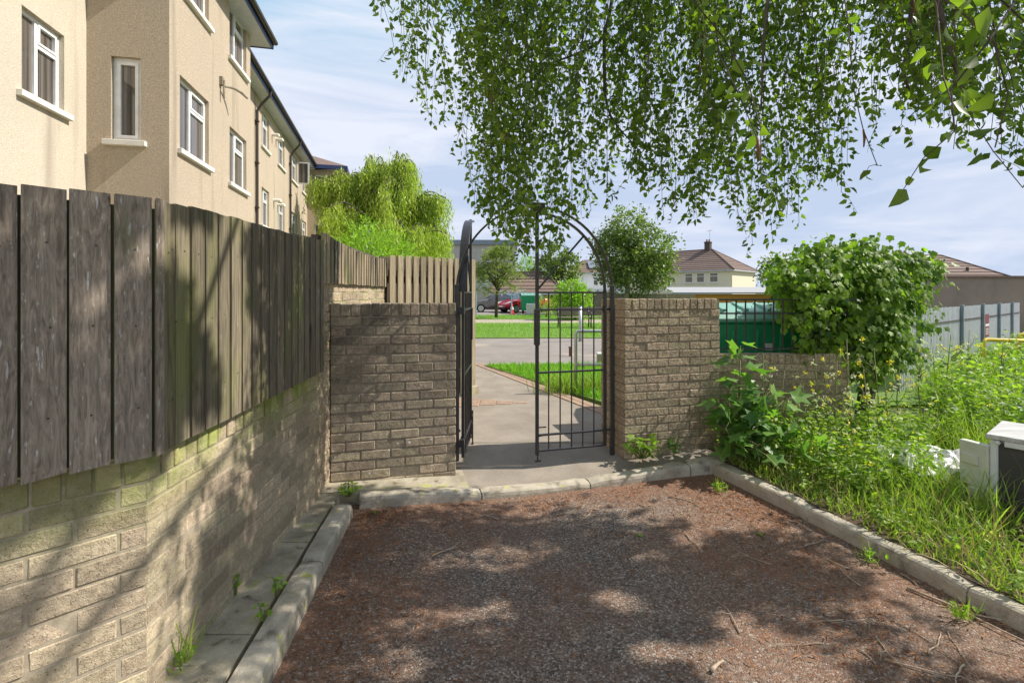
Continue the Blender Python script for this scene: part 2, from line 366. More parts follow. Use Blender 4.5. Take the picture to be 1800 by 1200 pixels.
# ------------------------------------------------------------------ mesh helpers
class MB:
    def __init__(s): s.v, s.f, s.m = [], [], []
    def quad(s, a, b, c, d, m=0):
        i = len(s.v); s.v += [tuple(a), tuple(b), tuple(c), tuple(d)]; s.f.append((i, i + 1, i + 2, i + 3)); s.m.append(m)
    def poly(s, pts, m=0):
        i = len(s.v); s.v += [tuple(p) for p in pts]; s.f.append(tuple(range(i, i + len(pts)))); s.m.append(m)
    def hexa(s, p, m=0):
        i = len(s.v); s.v += [tuple(q) for q in p]
        for f in ((0, 3, 2, 1), (4, 5, 6, 7), (0, 1, 5, 4), (1, 2, 6, 5), (2, 3, 7, 6), (3, 0, 4, 7)):
            s.f.append(tuple(i + k for k in f)); s.m.append(m)
    def box(s, x0, x1, y0, y1, z0, z1, m=0):
        s.hexa([(x0, y0, z0), (x1, y0, z0), (x1, y1, z0), (x0, y1, z0), (x0, y0, z1), (x1, y0, z1), (x1, y1, z1), (x0, y1, z1)], m)
    def obox(s, O, u, n, a0, a1, b0, b1, z0, z1, m=0, jit=0.):
        """box in the frame of origin O (x, y), u along, n across, z up"""
        P = []
        for z in (z0, z1):
            for a, b in ((a0, b0), (a1, b0), (a1, b1), (a0, b1)):
                j = (random.uniform(-jit, jit), random.uniform(-jit, jit), random.uniform(-jit, jit)) if jit else (0, 0, 0)
                P.append((O[0] + u[0] * (a + j[0]) + n[0] * (b + j[1]), O[1] + u[1] * (a + j[0]) + n[1] * (b + j[1]), z + j[2]))
        s.hexa(P, m)
    def tube(s, pts, r, seg=8, m=0, cap=True):
        pts = [Vector(p) for p in pts]
        rr = r if isinstance(r, (list, tuple)) else [r] * len(pts)
        i0 = len(s.v); N = len(pts)
        prev = None
        for k, p in enumerate(pts):
            t = (pts[min(k + 1, N - 1)] - pts[max(k - 1, 0)])
            t = t.normalized() if t.length > 1e-9 else Vector((0, 0, 1))
            if prev is None:
                a = Vector((1, 0, 0)) if abs(t.x) < .8 else Vector((0, 1, 0))
                x = (a - t * a.dot(t)).normalized()
            else:
                x = (prev - t * prev.dot(t)).normalized()
            prev = x; y = t.cross(x)
            for q in range(seg):
                an = 2 * math.pi * q / seg
                s.v.append(tuple(p + (x * math.cos(an) + y * math.sin(an)) * rr[k]))
        for k in range(N - 1):
            for q in range(seg):
                a = i0 + k * seg + q; b = i0 + k * seg + (q + 1) % seg
                s.f.append((a, b, b + seg, a + seg)); s.m.append(m)
        if cap:
            s.f.append(tuple(i0 + q for q in reversed(range(seg)))); s.m.append(m)
            s.f.append(tuple(i0 + (N - 1) * seg + q for q in range(seg))); s.m.append(m)
    def build(s, name, mats, parent=None, bevel=0., smooth=False, seg=1, local=False):
        me = bpy.data.meshes.new(name)
        v = s.v
        if parent is not None and not local:
            o = world_loc(parent); v = [(p[0] - o[0], p[1] - o[1], p[2] - o[2]) for p in v]
        me.from_pydata(v, [], s.f)
        for q in (mats if isinstance(mats, (list, tuple)) else [mats]): me.materials.append(q)
        if any(s.m): me.polygons.foreach_set("material_index", s.m)
        if smooth: me.polygons.foreach_set("use_smooth", [True] * len(s.f))
        me.update()
        o = bpy.data.objects.new(name, me); COL.objects.link(o)
        if parent is not None: o.parent = parent
        if bevel:
            bm = o.modifiers.new("bevel", 'BEVEL'); bm.width = bevel; bm.segments = seg; bm.limit_method = 'ANGLE'; bm.angle_limit = R(40)
        return o

def world_loc(o):
    p = Vector(o.location)
    while o.parent is not None:
        o = o.parent; p = p + Vector(o.location)
    return p

def tag(o, label=None, cat=None, group=None, kind=None):
    if label: o["label"] = label
    if cat: o["category"] = cat
    if group: o["group"] = group
    if kind: o["kind"] = kind
    return o

def thing(name, loc, label, cat, group=None, rz=0.):
    o = bpy.data.objects.new(name, None); COL.objects.link(o)
    o.location = loc; o.rotation_euler = (0, 0, rz); o.empty_display_size = .1
    return tag(o, label, cat, group)

def struct(o): o["kind"] = "structure"; return o
def stuff(o, label=None):
    o["kind"] = "stuff"
    if label: o["label"] = label
    return o

# instanced shapes (leaves, blades) baked into one mesh with numpy
def np_mesh(name, T, faces, pos, fx, fy, fz, size, material, parent=None, squash=None):
    T = np.array(T, float); n, k = len(pos), len(T)
    size = np.asarray(size, float).reshape(n, 1, 1)
    L = T[None, :, :] * size
    V = pos[:, None, :] + L[:, :, 0:1] * fx[:, None, :] + L[:, :, 1:2] * fy[:, None, :] + L[:, :, 2:3] * fz[:, None, :]
    V = V.reshape(-1, 3)
    if parent is not None: V = V - np.array(world_loc(parent))
    me = bpy.data.meshes.new(name)
    me.vertices.add(n * k); me.vertices.foreach_set("co", V.ravel())
    fl = np.concatenate([np.array(f) for f in faces]); ln = np.array([len(f) for f in faces])
    loops = (np.arange(n)[:, None] * k + fl[None, :]).ravel()
    starts = np.concatenate([[0], np.cumsum(ln)[:-1]])
    LS = (np.arange(n)[:, None] * len(fl) + starts[None, :]).ravel()
    me.loops.add(len(loops)); me.loops.foreach_set("vertex_index", loops.astype(np.int32))
    me.polygons.add(n * len(faces)); me.polygons.foreach_set("loop_start", LS.astype(np.int32))
    me.update(calc_edges=True)
    me.validate()
    me.materials.append(material)
    o = bpy.data.objects.new(name, me); COL.objects.link(o)
    if parent is not None: o.parent = parent
    return o

def unit(a): return a / np.maximum(np.linalg.norm(a, axis=1, keepdims=True), 1e-9)
def frames(d, up=None, twist=1.):
    """fy along d, random roll"""
    d = unit(d); n = len(d)
    r = unit(rng.normal(size=(n, 3)) * twist + (np.array(up)[None, :] if up is not None else 0))
    fx = unit(np.cross(d, r)); fz = np.cross(fx, d)
    return fx, d, fz

OVATE = [(0, 0, 0), (-.32, .32, .11), (0, .40, 0), (.32, .32, .11), (-.2, .70, .05), (.2, .70, .05), (0, 1, -.14)]
OVATE_F = [(0, 2, 1), (0, 3, 2), (1, 2, 6, 4), (2, 3, 5, 6)]
LANCE = [(0, 0, 0), (-.09, .4, .02), (.09, .4, .02), (0, 1, -.08)]
LANCE_F = [(0, 2, 3, 1)]
def lobed(angles, radii, valley):
    pts = [(0, 0, 0)]
    for i, (a, r) in enumerate(zip(angles, radii)):
        if i: 
            am = (angles[i - 1] + a) / 2
            pts.append((math.sin(am) * valley, .3 + math.cos(am) * valley, -.02))
        pts.append((math.sin(a) * r, .3 + math.cos(a) * r, -.06 if i % 2 else .05))
    c = len(pts); pts.append((0, .3, .05))
    f = [(c, i + 1, i) for i in range(0, c - 1)] + [(c, 0, c - 1)]
    return pts, f
PALM, PALM_F = lobed([R(-125), R(-62), 0, R(62), R(125)], [.42, .62, .75, .62, .42], .30)
IVY, IVY_F = lobed([R(-120), R(-60), 0, R(60), R(120)], [.40, .50, .70, .50, .40], .36)
BLADE = [(-.5, 0, 0), (.5, 0, 0), (-.38, .45, .05), (.38, .45, .05), (-.22, .78, .18), (.22, .78, .18), (0, 1, .38)]
BLADE_F = [(0, 1, 3, 2), (2, 3, 5, 4), (4, 5, 6)]

def blades(name, pos, height, width, material, lean=.35, parent=None):
    n = len(pos)
    d = np.concatenate([rng.normal(size=(n, 2)) * lean, np.ones((n, 1))], 1)
    fx, fy, fz = frames(d)
    h = np.asarray(height).reshape(n, 1)
    T = np.array(BLADE)
    # separate width scale: fold into fx
    fx = fx * (np.asarray(width).reshape(n, 1) / h)
    return np_mesh(name, T, BLADE_F, pos, fx, fy, fz, h.ravel(), material, parent)

def in_poly(x, y, poly):
    inside = np.zeros(len(x), bool); j = len(poly) - 1
    for i in range(len(poly)):
        xi, yi = poly[i][0], poly[i][1]; xj, yj = poly[j][0], poly[j][1]
        c = ((yi > y) != (yj > y)) & (x < (xj - xi) * (y - yi) / (yj - yi + 1e-12) + xi)
        inside ^= c; j = i
    return inside
def scatter(poly, n):
    xs = [p[0] for p in poly]; ys = [p[1] for p in poly]
    out = np.zeros((0, 2))
    while len(out) < n:
        x = rng.uniform(min(xs), max(xs), n * 2); y = rng.uniform(min(ys), max(ys), n * 2)
        k = in_poly(x, y, poly); out = np.concatenate([out, np.stack([x[k], y[k]], 1)])
    return out[:n]

# ------------------------------------------------------------------ THE SETTING: ground, yard, kerbs, path, road, lawns
GU, GN = (.966, .258), (.258, -.966)        # along the gate wall (to the right, away) and its outward normal (to the camera)
GO = (-.44, 3.96)                             # right-hand end of the left pier = left gate post
def gp(s, t=0., z=0.): return Vector((GO[0] + GU[0] * s - GN[0] * t, GO[1] + GU[1] * s - GN[1] * t, z))   # t = depth away from camera

def wall_x(d): return -1.302 - .0489 * (d - 1.725)

hole = [(-1.28, -6), (-1.28, 1.0), (-1.40, 3.75), (-1.3, 4.8), (1.8, 4.75), (2.0, 4.2), (2.16, 3.3), (2.6, 2.0), (3.35, -.5), (5.0, -6)]
bm = bmesh.new()
def loop_edges(pts):
    vs = [bm.verts.new(p) for p in pts]
    return [bm.edges.new((vs[i], vs[(i + 1) % len(vs)])) for i in range(len(vs))]
es = loop_edges([(-900, -300, .085), (900, -300, .085), (900, 2200, .085), (-900, 2200, .085)]) + loop_edges([(x, y, .085) for x, y in hole])
bmesh.ops.triangle_fill(bm, use_beauty=True, edges=es)
bmesh.ops.recalc_face_normals(bm, faces=bm.faces)
for f in bm.faces:
    if f.normal.z < 0: f.normal_flip()
me = bpy.data.meshes.new("ground"); bm.to_mesh(me); bm.free(); me.materials.append(mat['ground'])
g = bpy.data.objects.new("ground", me); COL.objects.link(g); struct(g)

mb = MB(); mb.poly([(-2.4, -6.2, -.16), (6, -6.2, -.16), (3.0, 5.2, -.16), (-2.0, 5.2, -.16)]); mb.poly([(1.66, 4.24, .03), (2.1, 4.15, .06), (2.3, 4.75, .08), (1.6, 4.7, .08)])
struct(mb.build("sub_base", mat['soil']))

def sag(x, y):
    """the yard dips a little towards the dropped kerb"""
    return -.045 * math.exp(-((x - .35) / .9) ** 2) * max(0, min(1, (y - 1.5) / 2.2)) + .006 * mnoise.noise(Vector((x * 1.3, y * 1.3, 0)))

def yard():
    nx, ny = 44, 64
    vs, fs, dr = [], [], []
    for j in range(ny + 1):
        y = -6 + (4.35 + 6) * j / ny
        xl = -1.0 if y < 0 else -1.0 - .12 * min(1, y / 3.4)
        xr = 1.78 + (4.1 - y) * .30
        for i in range(nx + 1):
            a = i / nx; x = xl - .06 + (xr - xl + .42) * a
            vs.append((x, y, sag(x, y)))
            e = min(a * 3.0, (1 - a) * 4.2, 9)
            ff = (3.55 + .27 * (x + 1.1)) - y
            dr.append(max(0, .17 - .13 * e / 1) + max(0, .2 - .35 * ff) + .10 * max(0, min(1, (x - .2) / 1.6)) - .02)
    for j in range(ny):
        for i in range(nx):
            a = j * (nx + 1) + i; fs.append((a, a + 1, a + nx + 2, a + nx + 1))
    me = bpy.data.meshes.new("yard"); me.from_pydata(vs, [], fs)
    at_ = me.attributes.new("drift", 'FLOAT', 'POINT'); at_.data.foreach_set("value", dr)
    me.materials.append(mat['yard']); me.polygons.foreach_set("use_smooth", [True] * len(fs))
    o = bpy.data.objects.new("yard_tarmac", me); COL.objects.link(o); return struct(o)
yard()

def kerb_run(name, pts, width, zb, side=1, stones=.915, rough=.0022):
    """a chain of kerb stones; pts = front foot line with top heights; width to the back"""
    mb = MB()
    P = [Vector((p[0], p[1], 0)) for p in pts]; Z = [p[2] for p in pts]
    L = [0.]
    for i in range(1, len(P)): L.append(L[-1] + (P[i] - P[i - 1]).length)
    def ev(s):
        for i in range(1, len(P)):
            if s <= L[i] or i == len(P) - 1:
                t = (s - L[i - 1]) / (L[i] - L[i - 1]); return P[i - 1].lerp(P[i], t), Z[i - 1] + (Z[i] - Z[i - 1]) * t
    s = 0.
    while s < L[-1] - .05:
        e = min(s + stones, L[-1]); sub = 10
        ring = []
        for k in range(sub + 1):
            q = s + .005 + (e - s - .010) * k / sub
            p, z = ev(q); p2, _ = ev(min(q + .02, L[-1])); p1, _ = ev(max(q - .02, 0))
            t = (p2 - p1).normalized(); n = Vector((-t.y, t.x, 0)) * side
            j = lambda a: random.uniform(-a, a)
            fr = [(0, zb), (.003, z - .03), (.009, z - .009), (.022, z), (width * .6, z + .002), (width, z - .002), (width, zb)]
            endr = .012 if k in (0, sub) else 0
            ring.append([(p + n * (a + j(rough) * .5) + Vector((0, 0, b - (endr if b > zb else 0) + j(rough) * .7))) for a, b in fr])
        i0 = len(mb.v); m = len(ring[0])
        for rg in ring: mb.v += [tuple(q) for q in rg]
        for k in range(sub):
            for q in range(m - 1):
                a = i0 + k * m + q
                mb.f.append((a, a + 1, a + 1 + m, a + m) if side < 0 else (a, a + m, a + 1 + m, a + 1)); mb.m.append(0)
        mb.f.append(tuple(i0 + q for q in range(m))); mb.m.append(0)
        mb.f.append(tuple(i0 + sub * m + q for q in reversed(range(m)))); mb.m.append(0)
        s = e
    return struct(mb.build(name, mat['kerb'], smooth=False))
kerb_run("kerb", [(-.68, -1.0, .1), (-.86, 1.0, .1), (-1.105, 3.36, .1)], .118, -.08, 1)
kerb_run("kerb", [(-1.10, 3.47, .095), (-.75, 3.56, .075), (-.21, 3.70, .022), (.35, 3.86, .0), (.95, 4.0, .03), (1.72, 4.15, .11), (1.90, 4.20, .10)], .125, -.12, 1, stones=.9)
kerb_run("kerb", [(1.72, 4.16, .085), (1.96, 3.45, .09), (2.33, 2.2, .09), (2.75, .8, .09), (3.3, -1.0, .09)], .13, -.06, 1)

# concrete strip between left wall and kerb, plus the slab under the left pier
mb = MB()
N = 30
for i in range(N):
    y0 = -1 + 4.6 * i / N; y1 = -1 + 4.6 * (i + 1) / N
    def kx(y): return (-.80 - .09 * (y + 1)) if y < 1 else (-.98 - .104 * (y - 1))
    def wx(y): return wall_x(y) - .03 if y > 1.6 else -2.2
    if i % 5 == 0: y0 += .008
    k0, k1 = kx(y0) - .022, kx(y1) - .022
    mb.hexa([(wx(y0), y0, .0), (k0, y0, .0), (k1, y1, .0), (wx(y1), y1, .0), (wx(y0), y0, .09), (k0, y0, .09), (k1, y1, .09), (wx(y1), y1, .09)])
struct(mb.build("concrete_strip", mat['concrete']))
mb = MB()
a, b_, c_, d_ = (-1.45, 3.45, .098), (-1.09, 3.57, .098), (-.30, 3.80, .035), gp(.04, 0, .05)
mb.hexa([(-1.47, 3.5, -.1), (-1.06, 3.565, -.1), (-.33, 3.765, -.1), (-.42, 4.06, -.1),
         (-1.47, 3.5, .1), (-1.06, 3.565, .1), (-.33, 3.765, .034), (-.42, 4.06, .066)])
mb.poly([(-1.47, 3.5, .1), (-.42, 4.06, .066), (-1.45, 3.85, .1)])
struct(mb.build("concrete_slab", mat['concrete']))

# tarmac apron through the gate and the path beyond
mb = MB()
nx, ny = 30, 14
for j in range(ny + 1):
    v = j / ny
    for i in range(nx + 1):
        u = i / nx
        p0 = Vector((-1.2 + 3.1 * u, 3.575 + .27 * (3.1 * u - .1), 0))
        zf = (.09, .02, -.012, .012, .095)
        q = u * 4; k = min(int(q), 3); z0 = zf[k] + (zf[k + 1] - zf[k]) * (q - k)
        p1 = gp(-1.0 + 3.0 * u, .85, .1)
        w = min(1, v * 1.8)
        p = p0.lerp(p1, v); p.z = z0 + (.096 - z0) * w
        mb.v.append(tuple(p))
for j in range(ny):
    for i in range(nx):
        a = j * (nx + 1) + i; mb.f.append((a, a + 1, a + nx + 2, a + nx + 1)); mb.m.append(0)
struct(mb.build("apron", mat['path'], smooth=True))
mb = MB()
eA, eB = Vector((1.20, 5.5, .1)), Vector((-.76, 9.8, .1))
mb.poly([(-1.5, 4.7, .1), (1.5, 4.7, .1), (1.3, 5.3, .1), (-.82, 9.95, .1), (-3.2, 10.4, .1), (-3.4, 7.2, .1)])
struct(mb.build("path", mat['path']))
# block edging down the right side of the path, and the paved patch by the fence post
mb = MB()
dv = (eB - eA); Ln = dv.length; dv.normalize(); nv = Vector((dv.y, -dv.x, 0)) * 1
k = 0; s = 0
while s < Ln + .1:
    for q in (0, 1):
        a = eA + dv * (s + .005) + nv * (.0 + .105 * q); b2 = a + dv * .2
        mb.hexa([a + Vector((0, 0, -.05)), b2 + Vector((0, 0, -.05)), b2 + nv * .098 + Vector((0, 0, -.05)), a + nv * .098 + Vector((0, 0, -.05)),
                 a + Vector((0, 0, .012)), b2 + Vector((0, 0, .012)), b2 + nv * .098 + Vector((0, 0, .012)), a + nv * .098 + Vector((0, 0, .012))])
    s += .21
struct(mb.build("path_edging", mat['edging'], bevel=.004))
mb = MB()
for i in range(5):
    for j in range(5 - i):
        x, y = -.84 + i * .21, 6.15 + j * .105 + i * .05
        mb.box(x, x + .2, y, y + .097, .06, .108)
struct(mb.build("block_paving", mat['edging'], bevel=.004))

mb = MB()
mb.poly([(-40, 10.6, .104), (-3.2, 10.3, .104), (-.82, 9.8, .104), (20, 10.3, .104), (40, 10.8, .104), (40, 15.6, .104), (-40, 15.3, .104)])
struct(mb.build("road", mat['road']))
lawn1 = [(-.55, 9.6), (eA.x + .30, 5.75), (8.5, 6.6), (9.5, 10.0)]
lawn2 = [(-40, 15.35), (40, 15.6), (40, 23.4), (-40, 22.8)]
lawn3 = [(-40, 27), (.3, 26.5), (40, 24.5), (40, 34.0), (3.2, 31.5), (-40, 31.0)]
def lawn(poly, n, h, seedpoly=None):
    mb = MB(); mb.poly([(x, y, .125) for x, y in poly])
    i = [(x, y, .09) for x, y in poly]; t = [(x, y, .125) for x, y in poly]
    for k in range(len(poly)): mb.quad(i[k], i[(k + 1) % len(poly)], t[(k + 1) % len(poly)], t[k])
    o = struct(mb.build("lawn", mat['lawn']))
    p = scatter(seedpoly or poly, n)
    pos = np.concatenate([p, np.full((n, 1), .12)], 1)
    g = blades("grass", pos, rng.uniform(.4, 1.2, n) * h, rng.uniform(.012, .02, n) * (1 if h < .1 else 1.), mat['lawngrass'], .4)
    stuff(g)
    return o
lawn(lawn1, 16000, .10, [(-.5, 9.5), (1.5, 5.85), (3.6, 6.3), (3.6, 9.7)])
lawn(lawn2, 12000, .09, [(-3, 15.4), (8, 15.5), (8, 22.8), (-4, 22.8)])
lawn(lawn3, 9000, .09, [(-4, 26.8), (.3, 26.5), (10, 25.8), (10, 32), (-4, 31)])
mb = MB(); mb.poly([(-40, 22.7, .108), (40, 23.2, .108), (40, 24.7, .108), (.3, 26.7, .108), (-40, 27.2, .108)])
struct(mb.build("footway", mat['concrete']))
mb = MB(); mb.poly([(-40, 30.9, .112), (3.4, 31.4, .112), (3.4, 46, .112), (-40, 46, .112)])
struct(mb.build("car_park", mat['road']))

# ------------------------------------------------------------------ brick walls
def bricks(mb, O, u, n, L, z0, ncourse, thick, cap=True, start=0, bl=.225, ch=.075, capw=.0755, caph=.105, mb_cap=None, mort=None, ends=(True, True)):
    """real bricks through the full thickness; face at b=0, body runs to b=-thick. n = outward normal. Mortar core set 7 mm back."""
    j = .009
    for c in range(ncourse):
        z = z0 + c * ch
        off = 0 if (c + start) % 2 == 0 else bl / 2
        s = -off
        while s < L - .001:
            a0, a1 = max(s, 0), min(s + bl - j, L)
            if a1 - a0 > .03:
                mb.obox(O, u, n, a0, a1, -thick, random.uniform(-.0025, .0025), z + j, z + ch, 0, .0016)
            s += bl
    zt = z0 + ncourse * ch
    if cap:
        cb = mb_cap or mb
        s = 0
        while s < L - .02:
            a1 = min(s + capw - j, L)
            cb.obox(O, u, n, s, a1, -thick - .002, .003 + random.uniform(-.002, .003), zt + j, zt + caph + random.uniform(-.003, .003), 0, .0018)
            s += capw
        zt2 = zt + caph - .006
    else: zt2 = zt - .004
    mort.obox(O, u, n, .005 if ends[0] else 0, L - (.005 if ends[1] else 0), -thick + .005, -.003, z0 - .05, zt2)
    return zt + (caph if cap else 0)

KP = Vector((-1.302, 1.725, 0)); CP = Vector((wall_x(3.72), 3.72, 0)); FP = Vector((wall_x(5.65), 5.65, 0))
LU = (FP - KP).normalized(); LN = Vector((LU.y, -LU.x, 0))
NU = Vector((.683, .731, 0)); NN = Vector((.731, -.683, 0))
NS = KP - NU * 1.65
bw = thing("boundary_wall", (KP.x, KP.y, 0), "long buff brick wall under the dark timber fence, green with algae along its top course", "wall")
m1, cap1, mo = MB(), MB(), MB()
bricks(m1, NS, NU, NN, 1.65, .06, 11, .103, True, 0, mb_cap=cap1, mort=mo, ends=(True, False), ch=.0738)
bricks(m1, KP, LU, LN, (CP - KP).length - .25, .06, 11, .103, True, 1, mb_cap=cap1, mort=mo, ends=(False, False), ch=.0738)
m2, mo2 = MB(), MB()
P2 = KP + LU * ((CP - KP).length - .25)
bricks(m2, P2, LU, LN, (FP - P2).length, .06, 21, .103, False, 0, mort=mo2, ch=.0745, ends=(True, True))
m1.build("brickwork", mat['brick'], bw, bevel=.004)
cap1.build("coping_course", mat['brick'], bw, bevel=.004)
mo.build("mortar", mat['mortar'], bw)
m2.build("raised_brickwork", mat['brick_pier'], bw, bevel=.004)
mo2.build("mortar", mat['mortar'], bw)

pl = thing("gate_pier", gp(-.5, 0, 0), "wide brick pier with blackened weathered top left of the iron gate", "brick pier")
m1, cap1, mo = MB(), MB(), MB()
PO = gp(-.985, 0); 
bricks(m1, PO, GU, GN, .965, .02, 18, .215, True, 1, mb_cap=cap1, mort=mo, ch=.0745)
m1.build("brickwork", mat['brick_dark'], pl, bevel=.005); cap1.build("coping_course", mat['brick_dark'], pl, bevel=.005); mo.build("mortar", mat['mortar_dark'], pl)
pr = thing("gate_pier", gp(2.0, 0, 0), "sunlit buff brick pier right of the iron gate, with vine shadows at its foot", "brick pier")
m1, cap1, mo = MB(), MB(), MB()
bricks(m1, gp(1.505, 0), GU, GN, 1.0, .05, 18, .20, True, 1, mb_cap=cap1, mort=mo, ch=.0745)
m1.build("brickwork", mat['brick_pier'], pr, bevel=.005); cap1.build("coping_course", mat['brick_pier'], pr, bevel=.005)
m3 = MB()
bricks(m3, gp(1.475, .215), GU, GN, .26, .05, 18, .21, True, 0, mort=mo, ch=.0745, capw=.0868)
m3.build("rear_brickwork", mat['brick_pier'], pr, bevel=.005)
mo.build("mortar", mat['mortar_dark'], pr)
lw = thing("low_wall", (2.8, 4.75, 0), "low brick wall behind the weeds carrying black railings", "wall")
m1, cap1, mo = MB(), MB(), MB()
WO, WU = (2.0, 4.70), (.9985, .055); WN = (.055, -.9985)
bricks(m1, WO, WU, WN, 1.34, .02, 11, .103, True, 0, mb_cap=cap1, mort=mo, ch=.0755)
m1.build("brickwork", mat['brick_pier'], lw, bevel=.005); cap1.build("coping_course", mat['brick_pier'], lw, bevel=.005); mo.build("mortar", mat['mortar_dark'], lw)
# low wall running back from the right pier (its shadow falls across the path)
lw2 = thing("low_wall", (1.2, 5.0, 0), "low brick wall hidden behind the right gate pier beside the path", "wall")
m1, mo, cap1 = MB(), MB(), MB()
bricks(m1, (1.30, 4.83), (-.24, .97), (-.97, -.24), .62, .03, 9, .103, True, 0, mb_cap=cap1, mort=mo)
m1.build("brickwork", mat['brick_pier'], lw2, bevel=.005); cap1.build("coping_course", mat['brick_pier'], lw2, bevel=.005); mo.build("mortar", mat['mortar_dark'], lw2)

# ------------------------------------------------------------------ timber fences
def boards(mb, O, u, n, L, z0f, z1f, w=.112, lap=.014, b0=.012, th=.016, taper=.010, proud=.004):
    s = 0
    while s < L - .02:
        e = min(s + w + lap, L + .004)
        za, zb = z0f(s) + random.uniform(-.004, .004), z0f(e) + random.uniform(-.004, .004)
        j = random.uniform(-.007, .007)
        zc, zd = z1f(s) + j, z1f(e) + j + random.uniform(-.003, .003)
        bo = random.uniform(-.002, .002)
        P = []
        def pt(a, b, z): return (O[0] + u[0] * a + n[0] * b, O[1] + u[1] * a + n[1] * b, z)
        f0, f1 = b0 + bo + th + proud, b0 + bo + th - .5 * taper
        P = [pt(s, f0, za), pt(e, f1, zb), pt(e, b0 - .012, zb), pt(s, b0 + .004, za), pt(s, f0, zc), pt(e, f1, zd), pt(e, b0 - .012, zd), pt(s, b0 + .004, zc)]
        mb.hexa(P)
        for fz_ in (.2, .21 + .3, .8):
            zn = za + (zc - za) * (fz_ + random.uniform(-.012, .012)); sn = s + w * random.uniform(.4, .6); bn_ = (f0 + f1) / 2 + .001
            mb.poly([pt(sn + math.cos(q * math.pi / 3) * .0035, bn_ + .0012, zn + math.sin(q * math.pi / 3) * .0035) for q in range(6)], 1)
        s += w * random.uniform(.96, 1.05)
mat['wood_gap'] = M('green_black_gap_wood', (.13, .14, .045), (.06, .06, .028), scale=8, stretch=(6, 6, .5))
def fence(name, loc, label, O, u, n, L, z0f, z1f, bm_, **kw):
    t = thing(name, loc, label, "fence")
    mb = MB(); boards(mb, O, u, n, L, z0f, z1f, **kw); mb.build("board_panel", [bm_, mat['pipe']], t)
    bk_ = MB(); bk_.obox(O, u, n, .01, L - .01, .004, .020, z0f(0) + .012, z1f(0) - .03); bk_.build('added_gap_backing', mat['wood_gap'], t) if kw.get('lap', 0) < 0 else None  # added dark sheet puts the shade of the gaps into colour; green is stain
    for zz in (.22, .78):
        r = MB(); z = z0f(0) + (z1f(0) - z0f(0)) * zz; zE = z0f(L) + (z1f(L) - z0f(L)) * zz
        def pt(a, b, z): return (O[0] + u[0] * a + n[0] * b, O[1] + u[1] * a + n[1] * b, z)
        r.hexa([pt(0, -.002, z), pt(L, -.002, zE), pt(L, -.05, zE), pt(0, -.05, z), pt(0, -.002, z + .06), pt(L, -.002, zE + .06), pt(L, -.05, zE + .06), pt(0, -.05, z + .06)])
        r.build("rail", mat['wood_back'], t)
    return t
LL = 1.63
fence("timber_fence", (KP.x - .6, KP.y - .7, .97), "short panel of wide grey weathered boards with white flecks", NS, NU, NN, 1.69,
      lambda s: .975, lambda s: 1.88, mat['wood_grey'], w=.110, b0=.026, proud=.010, lap=-.007)
Lmain = 1.735
fence("timber_fence", (KP.x, KP.y + .9, .97), "long panel of narrow green stained boards above the algae covered brick wall", KP + LN * .004 - LU * .012, LU, LN, Lmain + .012,
      lambda s: .98 + .008 * s, lambda s: 1.885 + .035 * s / Lmain, mat['wood_green'], w=.098, b0=.026)
O3 = KP + LU * Lmain
L3 = (FP - O3).length - .02
fence("timber_fence", (O3.x, O3.y + .8, 1.62), "raised run of pale stained boards on top of the tall brick wall behind the pier", O3, LU, LN, L3,
      lambda s: 1.625, lambda s: 1.99 - .13 * math.sin(min(1, s / L3) * math.pi * .5) * (1 if s < 1.2 else 1.0) + .09 * (s / L3) ** 2, mat['wood_stained'], w=.09, b0=.016)
sf = thing("slatted_fence", (-1.0, 6.3, .1), "tan vertical slat fence with dark gaps ending at a post behind the gate", "fence")
SA, SB = Vector((-1.50, 5.72, 0)), Vector((-.60, 6.95, 0))
SU = (SB - SA).normalized(); SN = Vector((SU.y, -SU.x, 0)); SL = (SB - SA).length
front, back = MB(), MB()
s = .03
while s < SL - .05:
    front.obox(SA, SU, SN, s, s + .084, .03, .05, .14, 2.0 + .03 * s / SL + random.uniform(-.004, .004)); s += .124
s = -.03
while s < SL - .06:
    back.obox(SA, SU, SN, s - .02, s + .10, -.05, -.03, .14, 1.98 + random.uniform(-.004, .004)); s += .124
front.build("front_slats", mat['wood_tan'], sf, bevel=.002); back.build("back_slats", mat['wood_back'], sf)
r = MB()
for z in (.4, 1.1, 1.75): r.obox(SA, SU, SN, 0, SL, -.03, .03, z, z + .08)
r.build("rail", mat['wood_back'], sf)
po = MB(); po.obox(SB, SU, SN, -.03, .065, -.05, .045, .08, 2.03); po.build("post", mat['wood_tan'], sf, bevel=.004)
po = MB(); po.obox(SB, SU, SN, -.06, .1, -.08, .08, .06, .22); po.build("concrete_spur", mat['concrete'], sf, bevel=.006)

